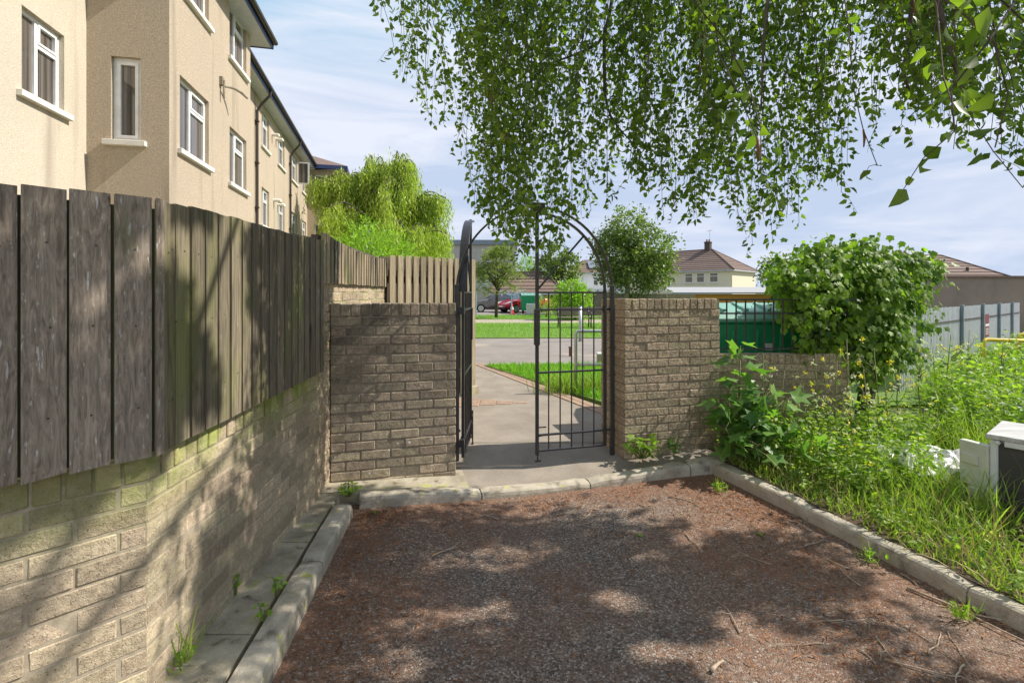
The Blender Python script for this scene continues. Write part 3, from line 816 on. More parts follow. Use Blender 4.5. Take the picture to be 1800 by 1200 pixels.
# ------------------------------------------------------------------ the iron gate
gate = thing("iron_gate", gp(.69, .03, .1), "black wrought iron arched double gate, left leaf open and right leaf closed", "gate")
for s in (-.005, 1.405):
    m = MB(); m.obox(gp(s, .05), GU, GN, -.018, .018, -.018, .018, .09 if s > 1 else .16, 1.62)
    for z in ((.3, .55, .8, 1.05, 1.3) if s > 1 else (.4, .9, 1.35)): m.obox(gp(s, .05), GU, GN, -.024, .03, -.012, .012, z, z + .02)
    m.build("gate_post", mat['black'], gate, bevel=.003)
m = MB()
pts = [gp(.70 - .705 * math.cos(a), .05, 1.56 + .735 * math.sin(a)) for a in [math.pi * k / 40 for k in range(41)]]
def flatbar(mb, pts, w, t, out):
    """bar of width w (across, along 'out') and thickness t"""
    pts = [Vector(p) for p in pts]; o = Vector(out).normalized(); i0 = len(mb.v)
    for k, p in enumerate(pts):
        tg = (pts[min(k + 1, len(pts) - 1)] - pts[max(k - 1, 0)]).normalized(); q = tg.cross(o).normalized()
        for a, b in ((-1, -1), (1, -1), (1, 1), (-1, 1)): mb.v.append(tuple(p + o * (a * w / 2) + q * (b * t / 2)))
    for k in range(len(pts) - 1):
        for q in range(4):
            a = i0 + 4 * k + q; b = i0 + 4 * k + (q + 1) % 4
            mb.f.append((a, b, b + 4, a + 4)); mb.m.append(0)
    n = len(pts)
    mb.f.append((i0 + 3, i0 + 2, i0 + 1, i0)); mb.f.append(tuple(i0 + 4 * (n - 1) + q for q in range(4))); mb.m += [0, 0]
flatbar(m, pts, .03, .016, (GN[0], GN[1], 0))
m.build("arch", mat['black'], gate, bevel=.002)
m = MB(); m.obox(gp(.70, .05), GU, GN, -.06, .06, -.035, .03, 2.235, 2.33); m.build("arch_plate", mat['black'], gate, bevel=.004)

def leaf_gate(hinge, u, sgn, label):
    """hinge = point at the hinge stile, u = unit vector from the hinge stile to the leading stile"""
    n = Vector((u[1], -u[0], 0)); W = .64; g0 = Vector((hinge[0], hinge[1], 0))
    P = lambda s, z, b=0.: g0 + Vector(u) * s + n * b + Vector((0, 0, z))
    m = MB()
    def bar(a, b, r): m.tube([a, b], r, 8)
    def sq(s0, s1, z0, z1, t=.012): m.obox(g0, u, n, s0, s1, -t, t, z0, z1)
    sq(-.014, .014, .18, 1.575); sq(W - .014, W + .014, .15, 2.26)
    for z, t in ((1.555, .010), (1.405, .010), (.86, .010), (.32, .012), (.185, .012)):
        m.obox(g0, u, n, .014, W - .014, -t, t, z - .008, z + .008)
    for k in range(1, 6):
        s = W * k / 6
        bar(P(s, .185), P(s, 1.555), .0065)
    arc = [P(W - W * math.cos(a), 1.56 + .68 * math.sin(a)) for a in [math.pi / 2 * k / 22 for k in range(23)]]
    flatbar(m, arc, .034 if sgn > 0 else .075, .016 if sgn > 0 else .012, n)
    a45 = R(47)
    bar(P(W - W * math.cos(a45), 1.56 + .68 * math.sin(a45)), P(W - .01, 1.585), .0095)
    o = m.build("gate_leaf", mat['black'], gate, bevel=.0015)
    if label: o["label"] = label
    lb = MB(); lb.obox(g0, u, n, W - .022, W + .024, -.02, .02, 1.10, 1.41); lb.build("lock_box", mat['black'], o, bevel=.003)
    db = MB(); db.tube([P(W - .012, .09, .02), P(W - .012, .42, .02)], .007, 8); db.tube([P(W - .012, .38, .02), P(W - .09, .38, .02)], .006, 6)
    db.tube([P(W - .012, .30, .02), P(W - .07, .31, .02)], .005, 6); db.obox(g0, u, n, W - .04, W + .012, .008, .03, .085, .10)
    db.build("drop_bolt", mat['black'], o)
    for z in (.32, 1.405):
        h = MB(); h.tube([P(.0, z - .03), P(.0, z + .03)], .02, 10); h.tube([P(0, z), P(-.075, z)], .012, 8); h.obox(g0, u, n, -.09, -.05, -.02, .02, z - .03, z + .03)
        h.build("hinge", mat['black'], o)
    return o
leaf_gate(gp(1.333, .05), (-GU[0], -GU[1], 0), 1, "closed right leaf of slim upright bars")
leaf_gate(gp(.05, .07), (.015, 1.0, 0), -1, "left leaf standing open, seen edge on")

# ------------------------------------------------------------------ railings, wheeled bin behind the low wall
rl = thing("railing", (2.8, 4.72, .97), "black iron railing on top of the low wall beside the brick pier", "railing")
def wp(s, z, b=-.05): return Vector((WO[0] + WU[0] * s + WN[0] * b, WO[1] + WU[1] * s + WN[1] * b, z))
m = MB()
for z, t in ((1.485, .013), (1.35, .011), (1.0, .011)):
    m.obox(WO, WU, WN, -.03, 1.5, -.05 - t, -.05 + t, z - .008, z + .008)
m.build("rail", mat['black'], rl)
m = MB()
for k in range(16): m.tube([wp(.02 + k * .095, .985), wp(.02 + k * .095, 1.48)], .008, 8)
m.build("bars", mat['black'], rl)

def big_bin(loc, rz, label):
    t = thing("wheeled_bin", loc, label, "bin", None, rz)
    m = MB()
    z0, z1 = .2, 1.22
    m.hexa([(-.60, -.40, z0), (.60, -.40, z0), (.60, .40, z0), (-.60, .40, z0), (-.68, -.52, z1), (.68, -.52, z1), (.68, .52, z1), (-.68, .52, z1)])
    for x in (-.4, -.13, .13, .4): m.hexa([(x - .02, -.43, .3), (x + .02, -.43, .3), (x + .02, -.40, .3), (x - .02, -.40, .3), (x - .02, -.53, 1.15), (x + .02, -.53, 1.15), (x + .02, -.50, 1.15), (x - .02, -.50, 1.15)])
    m.box(-.71, .71, -.56, .55, 1.22, 1.27)
    m.build("body", mat['green'], t, bevel=.012, local=True)
    m = MB()
    prof = [(-.57, 1.275), (-.50, 1.36), (-.2, 1.44), (.2, 1.44), (.5, 1.36), (.56, 1.275)]
    for k in range(5):
        (y0, a), (y1, b) = prof[k], prof[k + 1]
        m.hexa([(-.70, y0, a - .03), (.70, y0, a - .03), (.70, y1, b - .03), (-.70, y1, b - .03), (-.70, y0, a), (.70, y0, a), (.70, y1, b), (-.70, y1, b)])
    for x in (-.5, -.25, 0, .25, .5): m.hexa([(x - .02, -.5, 1.355), (x + .02, -.5, 1.355), (x + .02, -.2, 1.435), (x - .02, -.2, 1.435), (x - .02, -.51, 1.385), (x + .02, -.51, 1.385), (x + .02, -.2, 1.46), (x - .02, -.2, 1.46)])
    m.build("lid", mat['green_lid'], t, local=True)
    for x in (-.5, .5):
        for y in (-.3, .3):
            m = MB(); m.tube([(x - .03, y, .1), (x + .03, y, .1)], .1, 14); m.box(x - .04, x + .04, y - .03, y + .03, .1, .21)
            m.build("wheel", mat['rubber'], t, local=True)
    return t
bt = big_bin((2.78, 5.75, .09), .03, "large green wheeled bin with pale lid behind the black railing")
bt.scale = (1, 1, .93)
m = MB(); m.box(-.06, .06, -.492, -.482, .90, 1.02); m.build("label_sticker", mat['sign_white'], bt, local=True)

# ------------------------------------------------------------------ apartment blocks on the left
def facade(mb, O, u, n, L, z0, z1, ops, depth=.13):
    ss = sorted({0., L, *[o[0] for o in ops], *[o[1] for o in ops]}); zz = sorted({z0, z1, *[o[2] for o in ops], *[o[3] for o in ops]})
    P = lambda s, z, b=0: (O[0] + u[0] * s + n[0] * b, O[1] + u[1] * s + n[1] * b, z)
    for i in range(len(ss) - 1):
        for j in range(len(zz) - 1):
            sm, zm = (ss[i] + ss[i + 1]) / 2, (zz[j] + zz[j + 1]) / 2
            if any(o[0] < sm < o[1] and o[2] < zm < o[3] for o in ops): continue
            mb.quad(P(ss[i], zz[j]), P(ss[i + 1], zz[j]), P(ss[i + 1], zz[j + 1]), P(ss[i], zz[j + 1]))
    for (a, b, c, d) in [o[:4] for o in ops]:
        for q in (((a, c), (a, d)), ((a, d), (b, d)), ((b, d), (b, c)), ((b, c), (a, c))):
            (s0, y0), (s1, y1) = q
            mb.quad(P(s0, y0), P(s1, y1), P(s1, y1, -depth), P(s0, y0, -depth))
def window(root, O, u, n, a, b, c, d, style='pair', sill=True, flip=False):
    m = MB(); f = .055; i0, i1 = -.13, -.07
    bx = lambda s0, s1, z0, z1, p=0., q=0.: m.obox(O, u, n, s0, s1, i0 + p, i1 + q, z0, z1)
    bx(a, a + f, c, d); bx(b - f, b, c, d); bx(a + f, b - f, c, c + f); bx(a + f, b - f, d - f, d)
    W = b - a
    if style == 'pair':
        mid = a + W * (.45 if not flip else .55)
        bx(mid - f / 2, mid + f / 2, c + f, d - f, 0, .002)
        zt = c + (d - c) * .68
        l0, l1 = (mid + f / 2, b - f) if not flip else (a + f, mid - f / 2)
        bx(l0, l1, zt - f / 2, zt + f / 2, 0, .002)
        for (s0, s1, z0, z1) in ((l0, l1, zt + f / 2, d - f),):
            g = .03
            bx(s0, s0 + g, z0, z1, 0, .014); bx(s1 - g, s1, z0, z1, 0, .014); bx(s0 + g, s1 - g, z0, z0 + g, 0, .014); bx(s0 + g, s1 - g, z1 - g, z1, 0, .014)
    elif style == 'single':
        g = .045
        bx(a + f, a + f + g, c + f, d - f, 0, .014); bx(b - f - g, b - f, c + f, d - f, 0, .014); bx(a + f + g, b - f - g, c + f, c + f + g, 0, .014); bx(a + f + g, b - f - g, d - f - g, d - f, 0, .014)
    w = m.build("window", mat['pvc'], root)
    p = MB(); p.obox(O, u, n, a + .02, b - .02, -.115, -.10, c + .02, d - .02); p.build("pane", mat['glass'], w)
    if sill:
        s = MB(); s.obox(O, u, n, a - .09, b + .09, -.07, .07, c - .085, c - .003); s.build("sill", mat['sill'], w, bevel=.006)
    return w

def on_line(O, u, x):
    """distance s along the line O + s u where the pixel column x meets it, and its depth"""
    r = (x - CX) / F
    s = (r * O[1] - O[0]) / (u[0] - r * u[1]); return s, O[1] + u[1] * s

A1 = Vector((-5.33, 7.52, 0)); U2 = Vector((-.209, .978, 0)).normalized(); N2 = Vector((U2.y, -U2.x, 0))
UB = Vector((-U2.y, U2.x, 0)); NB = Vector((UB.y, -UB.x, 0)) * 1
# NB must face the camera
if NB.y > 0: NB = -NB
B1 = A1 + UB * 1.11
U1 = -U2; N1 = N2
ZT = 7.55
b1 = thing("apartment_block", (-6.5, 7.5, 0), "tall cream pebbledash flats with a projecting corner and white windows, above the near fence", "apartment block")
# facade 2 (right of the corner)
def win_px(O, u, x0, x1, yt, yb, xref):
    s0, d0 = on_line(O, u, x0); s1, d1 = on_line(O, u, x1)
    _, dr = on_line(O, u, xref)
    return (min(s0, s1), max(s0, s1), zat(yb, dr), zat(yt, dr))
L2 = on_line(A1, U2, 440)[0]
wa = win_px(A1, U2, 316, 367, 131, 262, 316)
wb = win_px(A1, U2, 403.5, 433, 221, 320, 403.5)
ops = [wa, wb]
for w in (wa, wb):
    ops.append((w[0], w[1], w[2] + 2.62, w[3] + 2.62)); ops.append((w[0], w[1], w[2] - 2.62, w[3] - 2.62))
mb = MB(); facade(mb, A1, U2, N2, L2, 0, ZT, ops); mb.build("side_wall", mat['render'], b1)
for w in ops: window(b1, A1, U2, N2, *w)
# bay face
mb = MB(); LB = 1.11
sw0, _ = on_line(A1, UB, 247); sw1, dw = on_line(A1, UB, 195)
wz0, wz1 = zat(246, dw), zat(98, dw)
opb = [(sw0, sw1, wz0, wz1), (sw0, sw1, wz0 - 2.62, wz1 - 2.62), (sw0, sw1, wz0 + 2.62, min(wz1 + 2.62, ZT - .1))]
facade(mb, A1, UB, NB, LB, 0, ZT, opb); mb.build("return_wall", mat['render'], b1)
for w in opb: window(b1, A1, UB, NB, *w, style='single')
# facade 1 towards the camera
mb = MB(); LF = 11.0
w1 = win_px(B1, U1, 113, 38, 64, 199, 113)
op1 = [w1, (w1[0], w1[1], w1[2] - 2.62, w1[3] - 2.62), (w1[0], w1[1], w1[2] + 2.62, w1[3] + 2.62)]
for k in (1, 2):
    for w in op1[:3]: op1.append((w[0] + 3.4 * k, w[1] + 3.4 * k, w[2], w[3]))
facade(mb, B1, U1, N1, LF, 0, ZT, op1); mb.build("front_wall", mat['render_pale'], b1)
for w in op1: window(b1, B1, U1, N1, *w, flip=True)
# far end wall, back wall and roof
E2 = A1 + U2 * L2
mb = MB()
bk = -N2 * 9
for p, q in ((E2, E2 + bk), (E2 + bk, B1 + U1 * LF + bk), (B1 + U1 * LF + bk, B1 + U1 * LF)):
    mb.quad((p.x, p.y, 0), (q.x, q.y, 0), (q.x, q.y, ZT), (p.x, p.y, ZT))
mb.build("rear_wall", mat['render'], b1)
ov = .36
c0 = E2 + U2 * (ov + .12) + N2 * ov; c1 = A1 - U2 * ov + N2 * ov
c2 = E2 + U2 * (ov + .12) + bk - N2 * ov; c3 = B1 + U1 * (LF + ov) + bk - N2 * ov; c4 = B1 + U1 * (LF + ov) + N2 * ov; c5 = B1 - U2 * ov + N2 * ov
V3 = lambda p, z: (p.x, p.y, z)
mb = MB(); mb.poly([V3(c, ZT + .02) for c in (c0, c1, c5, c4, c3, c2)]); mb.poly([V3(c, ZT + .04) for c in (c2, c3, c4, c5, c1, c0)]); mb.build("soffit", mat['soffit'], b1)
rg0 = (E2 + bk * .5) - U2 * 3.5; rg1 = B1 + U1 * (LF - 3) + bk * .5
mb = MB()
mb.poly([V3(c0, ZT + .2), V3(rg0, ZT + 2.4), V3(rg1, ZT + 2.4), V3(c4, ZT + .2), V3(c5, ZT + .2), V3(c1, ZT + .2)]); mb.poly([V3(c2, ZT + .2), V3(c3, ZT + .2), V3(rg1, ZT + 2.4), V3(rg0, ZT + 2.4)])
mb.poly([V3(c0, ZT + .2), V3(c2, ZT + .2), V3(rg0, ZT + 2.4)]); mb.poly([V3(c3, ZT + .2), V3(c4, ZT + .2), V3(rg1, ZT + 2.4)])
mb.build("roof", mat['tile'], b1)
def board_line(root, pts, name, m_, z0, z1, t, off=0.):
    mb = MB()
    for p, q in zip(pts[:-1], pts[1:]):
        u = (q - p).normalized(); n = Vector((u.y, -u.x, 0)); mb.obox(p, u, n, -t, (q - p).length + t, off - t / 2, off + t / 2, z0, z1)
    return mb.build(name, m_, root)
edge = [c2, c0, c1, c5, c4]
board_line(b1, edge, "fascia", mat['blue'], ZT + .0, ZT + .2, .025)
mb = MB()
for p, q in ((c2, c0), (c0, c1), (c1, c5), (c5, c4)):
    u = (q - p).normalized(); n = Vector((u.y, -u.x, 0))
    sg = 1 if ((p + q) / 2 + n - (E2 + bk * .5)).length > ((p + q) / 2 - n - (E2 + bk * .5)).length else -1
    mb.tube([V3(p + n * .07 * sg, ZT + .15), V3(q + n * .07 * sg, ZT + .15)], .062, 10)
mb.build("gutter", mat['pipe'], b1)
# lamp bracket on the wall
s_, d_ = on_line(A1, U2, 387)
mb = MB()
pB = A1 + U2 * s_
z = zat(150, d_)
mb.obox(pB, U2, N2, -.05, .05, 0, .06, z + .0, z + .16)
q = pB + N2 * .07
mb.tube([V3(q, z - .25), V3(q, z + .1)], .022, 8)
mb.tube([V3(q + N2 * .02, z - .02), V3(q + N2 * .12 + U2 * .15, z + .02), V3(q + N2 * .22 + U2 * .3, z), V3(q + N2 * .3 + U2 * .42, z - .07)], [.02, .025, .03, .02], 8)
mb.build("lamp_bracket", mat['bark_pale'], b1)

# second block, set back and running away
b2 = thing("apartment_block", (-8.5, 17, 0), "long cream flats running away behind the willow, with dark drainpipes", "apartment block")
C0 = Vector((-7.9, 14.6, 0)); U3 = Vector((-.2425, .970, 0)).normalized(); N3 = Vector((U3.y, -U3.x, 0))
L3b = on_line(C0, U3, 540)[0]
C0b = C0 - U3 * 3.0
ops = []
zu0, zu1, zl0, zl1 = 6.42, 7.55, 3.80, 5.05
for (xa, xb) in ((460, 473), (488.5, 500), (512, 522), (531, 538)):
    s0 = on_line(C0b, U3, xa)[0]; s1 = on_line(C0b, U3, xb)[0]
    ops += [(s0, s1, zu0, zu1), (s0, s1, zl0, zl1), (s0, s1, zl0 - 2.62, zl1 - 2.62)]
ZB = 7.8
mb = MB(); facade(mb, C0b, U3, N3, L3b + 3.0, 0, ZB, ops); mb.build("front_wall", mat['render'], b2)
for w in ops: window(b2, C0b, U3, N3, *w)
D1 = C0 + U3 * L3b
UW = Vector((.970, .2425, 0)); NW = Vector((.2425, -.970, 0))
D2 = D1 + UW * 1.55
opw = [(.35, 1.0, 6.42, 7.55), (.35, 1.0, 3.8, 5.05)]
mb = MB(); facade(mb, D1, UW, NW, 1.55, 0, ZB, opw)
mb.quad(V3(D2, 0), V3(D2 + U3 * 7, 0), V3(D2 + U3 * 7, ZB), V3(D2, ZB)); mb.build("wing_wall", mat['render'], b2)
for w in opw: window(b2, D1, UW, NW, *w)
mb = MB()
bk3 = -N3 * 9; far = D2 + U3 * 7
for p, q in ((far, far + bk3 - UW * 1.55), (far + bk3 - UW * 1.55, C0b + bk3), (C0b + bk3, C0b)):
    mb.quad(V3(p, 0), V3(q, 0), V3(q, ZB), V3(p, ZB))
mb.build("rear_wall", mat['render'], b2)
e0, e1 = C0b + N3 * .4, D1 + N3 * .4
w0 = D1 + NW * .4 + UW * .38; w1_ = D2 + UW * .4 + NW * .4; w2 = far + UW * .4 + U3 * .4
e4 = far + bk3 - UW * 1.95; e5 = C0b + bk3 - N3 * .4
r0 = C0b + bk3 * .5; r1 = D1 + U3 * 3 + bk3 * .5
mb = MB()
mb.poly([V3(e0, ZB + .2), V3(e1, ZB + .2), V3(r1, ZB + 2.3), V3(r0, ZB + 2.3)]); mb.poly([V3(e5, ZB + .2), V3(r0, ZB + 2.3), V3(r1, ZB + 2.3), V3(e4, ZB + .2)]); mb.poly([V3(e0, ZB + .2), V3(r0, ZB + 2.3), V3(e5, ZB + .2)])
hip = D1 + U3 * 3.2 - UW * 1.0
wl0 = D1 + NW * .4 - UW * .45
mb.poly([V3(wl0, ZB + .2), V3(w1_, ZB + .2), V3(hip, ZB + 1.75)]); mb.poly([V3(w1_, ZB + .2), V3(w2, ZB + .2), V3(hip + U3 * 2, ZB + 1.75), V3(hip, ZB + 1.75)])
mb.poly([V3(w2, ZB + .2), V3(e4, ZB + .2), V3(r1, ZB + 2.3), V3(hip + U3 * 2, ZB + 1.75)])
mb.build("roof", mat['tile'], b2)
mb = MB(); mb.poly([V3(e0, ZB + .01), V3(e1, ZB + .01), V3(D1, ZB + .01), V3(C0b, ZB + .01)]); mb.poly([V3(e1, ZB + .012), V3(w1_, ZB + .012), V3(D2, ZB + .012), V3(D1, ZB + .012)]); mb.build("soffit", mat['soffit'], b2)
board_line(b2, [e0, e1], "fascia", mat['blue'], ZB, ZB + .2, .03)
board_line(b2, [wl0 + UW * .5, w1_, w2], "fascia", mat['blue'], ZB, ZB + .2, .03)
mb = MB(); mb.tube([V3(e0 + N3 * .07, ZB + .16), V3(e1 + N3 * .07, ZB + .16)], .065, 10); mb.build("gutter", mat['pipe'], b2)
for x in (448.5, 508):
    s = on_line(C0b, U3, x)[0]; p = C0b + U3 * s + N3 * .06
    mb = MB(); mb.tube([V3(p, .1), V3(p, ZB - .55), V3(p + N3 * .12, ZB - .35), V3(p + N3 * .36, ZB - .05), V3(p + N3 * .4, ZB + .15)], .042, 8)
    for z in (2.5, 4.2, 5.6, 6.9): mb.obox(p, U3, N3, -.07, .07, -.05, .05, z, z + .05)
    mb.build("downpipe", mat['pipe'], b2)
for (x, y) in ((478, 237), (485, 245), (481, 352), (488, 360)):
    s, d = on_line(C0b, U3, x); p = C0b + U3 * s
    mb = MB(); z = zat(y, d); mb.tube([V3(p, z), V3(p + N3 * .22, z), V3(p + N3 * .24, z - .06)], [.06, .06, .045], 10); mb.build("flue", mat['sill'], b2)
# open casement
s = on_line(C0b, U3, 523)[0]; p = C0b + U3 * s
mb = MB(); mb.obox(p, N3, U3, 0, .5, -.02, .02, 6.5, 7.5); o = mb.build("open_casement", mat['pvc'], b2)
mb = MB(); mb.obox(p, N3, U3, .06, .44, -.026, .026, 6.56, 7.44); mb.build("pane", mat['glass'], o)

# ------------------------------------------------------------------ far buildings
def hip_house(name, loc, label, x0, x1, y0, y1, ze, zr, wallm, roofm, ridge_in, wins=(), base=-1., over=.4, cat="house", gable=False, rz=0.):
    t = thing(name, loc, label, cat, None, rz)
    m = MB(); m.box(x0, x1, y0, y1, base, ze); m.build("wall", wallm, t, local=True)
    m = MB(); X0, X1, Y0, Y1 = x0 - over, x1 + over, y0 - over, y1 + over; ym = (y0 + y1) / 2
    ra, rb = (X0 + ridge_in, X1 - ridge_in)
    z0 = ze + .02
    rows = max(4, int(abs(zr - ze) / .3))
    # tiled courses: each a strip lapping the one below
    def strip(a, b, c, d):   # eave a->b, ridge d->c
        a, b, c, d = map(Vector, (a, b, c, d))
        nrm = (b - a).cross(d - a).normalized()
        for k in range(rows):
            f0, f1 = k / rows, (k + 1) / rows
            m.quad(a.lerp(d, f0) + nrm * .05, b.lerp(c, f0) + nrm * .05, b.lerp(c, f1), a.lerp(d, f1))
            m.quad(a.lerp(d, f0) + nrm * .05, a.lerp(d, f0) - nrm * .01, b.lerp(c, f0) - nrm * .01, b.lerp(c, f0) + nrm * .05)
    strip((X0, Y0, z0), (X1, Y0, z0), (rb, ym, zr), (ra, ym, zr))
    strip((X1, Y1, z0), (X0, Y1, z0), (ra, ym, zr), (rb, ym, zr))
    strip((X1, Y0, z0), (X1, Y1, z0), (rb, ym, zr), (rb, ym, zr))
    strip((X0, Y1, z0), (X0, Y0, z0), (ra, ym, zr), (ra, ym, zr))
    ro = m.build("roof", roofm, t, local=True)
    m = MB(); m.box(X0, X1, Y0, Y1, ze - .16, ze); m.build("gutter_board", mat['soffit'], t, local=True)
    m = MB(); rt = .09
    m.tube([(ra, ym, zr + .02), (rb, ym, zr + .02)], rt, 8)
    for (cx, cy, rr) in ((X0, Y0, ra), (X1, Y0, rb), (X0, Y1, ra), (X1, Y1, rb)): m.tube([(cx, cy, z0 + .05), (rr, ym, zr + .02)], rt, 8)
    m.build("ridge_tiles", roofm, ro, local=True)
    for (a, b, c, d) in wins:
        m = MB(); u, n, O = (1, 0), (0, -1), (0, y0)
        f = .07
        m.obox(O, u, n, a, a + f, -.02, .05, c, d); m.obox(O, u, n, b - f, b, -.02, .05, c, d); m.obox(O, u, n, a + f, b - f, -.02, .05, c, c + f); m.obox(O, u, n, a + f, b - f, -.02, .05, d - f, d)
        if b - a > 1.2: m.obox(O, u, n, (a + b) / 2 - f / 2, (a + b) / 2 + f / 2, -.02, .05, c + f, d - f)
        else: m.obox(O, u, n, a + f, b - f, -.02, .06, c + (d - c) * .62, c + (d - c) * .62 + f)
        w = m.build("window", mat['pvc'], t, local=True)
        m = MB(); m.obox(O, u, n, a + f * .5, b - f * .5, .005, .02, c + f * .5, d - f * .5); m.build("pane", mat['glass'], w, local=True)
        m = MB(); m.obox(O, u, n, a - .1, b + .1, 0, .12, c - .12, c - .004); m.build("sill", mat['sill'], w, local=True)
    return t, ro
def chimney(root, x, y, z0, z1, w, m_, pots=2):
    m = MB(); m.box(x - w / 2, x + w / 2, y - w / 2, y + w / 2, z0, z1); m.box(x - w / 2 - .06, x + w / 2 + .06, y - w / 2 - .06, y + w / 2 + .06, z1 - .22, z1 - .08)
    c = m.build("chimney", m_, root, local=True)
    for k in range(pots):
        p = MB(); p.tube([(x + (k - (pots - 1) / 2) * w * .45, y, z1), (x + (k - (pots - 1) / 2) * w * .45, y, z1 + .35)], [.13, .1], 8); p.build("chimney_pot", mat['red_brick'], c, local=True)
# cream house, 70 m away: built about its own base
D = 66.; hx = (1287 - CX) / F * D
def lx(px, d=D, off=None): return (px - CX) / F * d - (hx if off is None else off)
def hl(px): return -(1287 - px) / 147 * 13.2
ch_, ro = hip_house("house", (hx, D, 0), "cream rendered two storey house with brown hipped roof and three small windows", hl(1105), 0, 0, 9.5, 4.75, 8.1, mat['cream'], mat['tile'], 5.0,
    [(hl(1213), hl(1226), 3.05, 4.4), (hl(1232), hl(1245), 3.05, 4.4), (hl(1253), hl(1266), 3.05, 4.4), (hl(1168), hl(1188), 2.6, 4.1)], rz=R(-44))
chimney(ch_, -5.2, 4.75, 7.2, 9.3, .8, mat['bark'])
m = MB(); m.tube([(-5.0, 4.9, 9.0), (-5.0, 4.9, 11.1)], .03, 6); m.tube([(-5.5, 4.9, 10.9), (-4.6, 4.9, 11.0)], .03, 6); m.build("aerial", mat['galv'], ch_, local=True)
D2_ = 80.; hx2 = (1060 - CX) / F * D2_
wh, ro = hip_house("house", (hx2, D2_, 0), "white rendered house with solar panels on its roof beyond the round tree", lx(1000, D2_, hx2), lx(1130, D2_, hx2), 0, 8, 4.9, 7.2, mat['white_wall'], mat['tile_grey'], 3.5,
    [(lx(1043, D2_, hx2), lx(1051, D2_, hx2), 2.9, 4.2), (lx(1075, D2_, hx2), lx(1086, D2_, hx2), 2.9, 4.2)])
m = MB()
xa, xb = lx(1037, D2_, hx2), lx(1074, D2_, hx2)
m.hexa([(xa, .6, 5.55), (xb, .6, 5.55), (xb, 3.2, 6.88), (xa, 3.2, 6.88), (xa, .5, 5.72), (xb, .5, 5.72), (xb, 3.1, 7.05), (xa, 3.1, 7.05)])
m.build("solar_panel", mat['solar'], ro, local=True)
m = MB(); m.box(lx(1020, D2_, hx2), lx(1120, D2_, hx2), -3, -.01, -1, 2.1); m.build("extension", mat['white_wall'], wh, local=True)
# low shed with felt roof and orange timber
D3 = 40.; hx3 = (1255 - CX) / F * D3
sh = thing("shed", (hx3, D3, 0), "low orange timber shed with pale flat felt roof in front of the cream house", "shed")
m = MB(); m.box(lx(1183, D3, hx3), lx(1420, D3, hx3), 0, 6, -.5, 1.45); m.build("wall", mat['shed_wood'], sh, local=True)
m = MB(); a, b = lx(1178, D3, hx3), lx(1425, D3, hx3); m.hexa([(a, -.4, 1.52), (b, -.4, 1.52), (b + .8, 6.3, 2.0), (a + 1.6, 6.3, 2.0), (a, -.4, 1.58), (b, -.4, 1.58), (b + .8, 6.3, 2.12), (a + 1.6, 6.3, 2.12)]); m.build("roof", mat['felt'], sh, local=True)
m = MB(); m.box(a, b, -.44, -.41, 1.50, 1.60); m.build("fascia", mat['post_grey'], sh, local=True)
# grey flat roofed building behind the willow
D4 = 52.; 
gb = thing("flat_roofed_building", ((850 - CX) / F * D4, D4, 0), "plain grey rendered flat roofed building behind the feathery tree", "building")
x0, x1 = (700 - CX) / F * D4 - gb.location.x, (906 - CX) / F * D4 - gb.location.x
m = MB(); m.box(x0, x1, 0, 9, -1, zat(430, D4)); m.build("wall", mat['grey_render'], gb, local=True)
m = MB(); m.box(x0 - .25, x1 + .25, -.25, 9.25, zat(430, D4), zat(422, D4)); m.build("roof_edge", mat['post_grey'], gb, local=True)
for xw in (.3, .7):
    m = MB(); xx = x0 + (x1 - x0) * xw; m.box(xx - .6, xx + .6, -.04, .02, 3.2, 4.4); w = m.build("window", mat['pvc'], gb, local=True)
    m = MB(); m.box(xx - .52, xx + .52, -.05, -.03, 3.28, 4.32); m.build("pane", mat['glass'], w, local=True)
# garages with a tiled roof behind the cars
D5 = 42.; hx5 = (922 - CX) / F * D5
hip_house("garage", (hx5, D5, 0), "low dark garage with ribbed brown tiled roof behind the parked cars", lx(868, D5, hx5), lx(985, D5, hx5), 0, 5, 1.55, 3.45, mat['wood_back'], mat['tile_grey'], 1.6, (), cat="garage")
# right-hand roof, chimney and long rendered wall
D6 = 45.; hx6 = (1690 - CX) / F * D6
rh, ro = hip_house("bungalow", (hx6, D6, 0), "bungalow with brown hipped roof and red chimney behind the long rendered wall", lx(1605, D6, hx6), lx(1768, D6, hx6), 0, 8, 2.9, 5.35, mat['cream'], mat['tile'], 2.9)
chimney(rh, lx(1577, 47, hx6), 1.6, .5, 5.3, .95, mat['red_brick'], 3)
m = MB(); m.box(lx(1716, D6, hx6) - .08, lx(1716, D6, hx6) + .08, .8, .96, 3.2, 4.0); m.build("vent_pipe", mat['pipe'], rh, local=True)
D7 = 60.; hx7 = (1770 - CX) / F * D7
hip_house("bungalow", (hx7, D7, 0), "distant low tiled roof at the far right of the rendered wall", lx(1722, D7, hx7), lx(1800, D7, hx7), 0, 8, 3.1, 4.4, mat['cream'], mat['tile_grey'], 2.0)
rw = thing("rendered_wall", ((1720 - CX) / F * 16, 16, 0), "long plain brown grey rendered wall behind the steel fence", "wall")
m = MB(); m.box(11.0, 26, 16, 16.3, -.2, 2.05); m.build("wall_body", mat['brown_render'], rw)
m = MB(); m.box(10.95, 26, 15.95, 16.35, 2.05, 2.12); m.build("coping", mat['tile_grey'], rw)

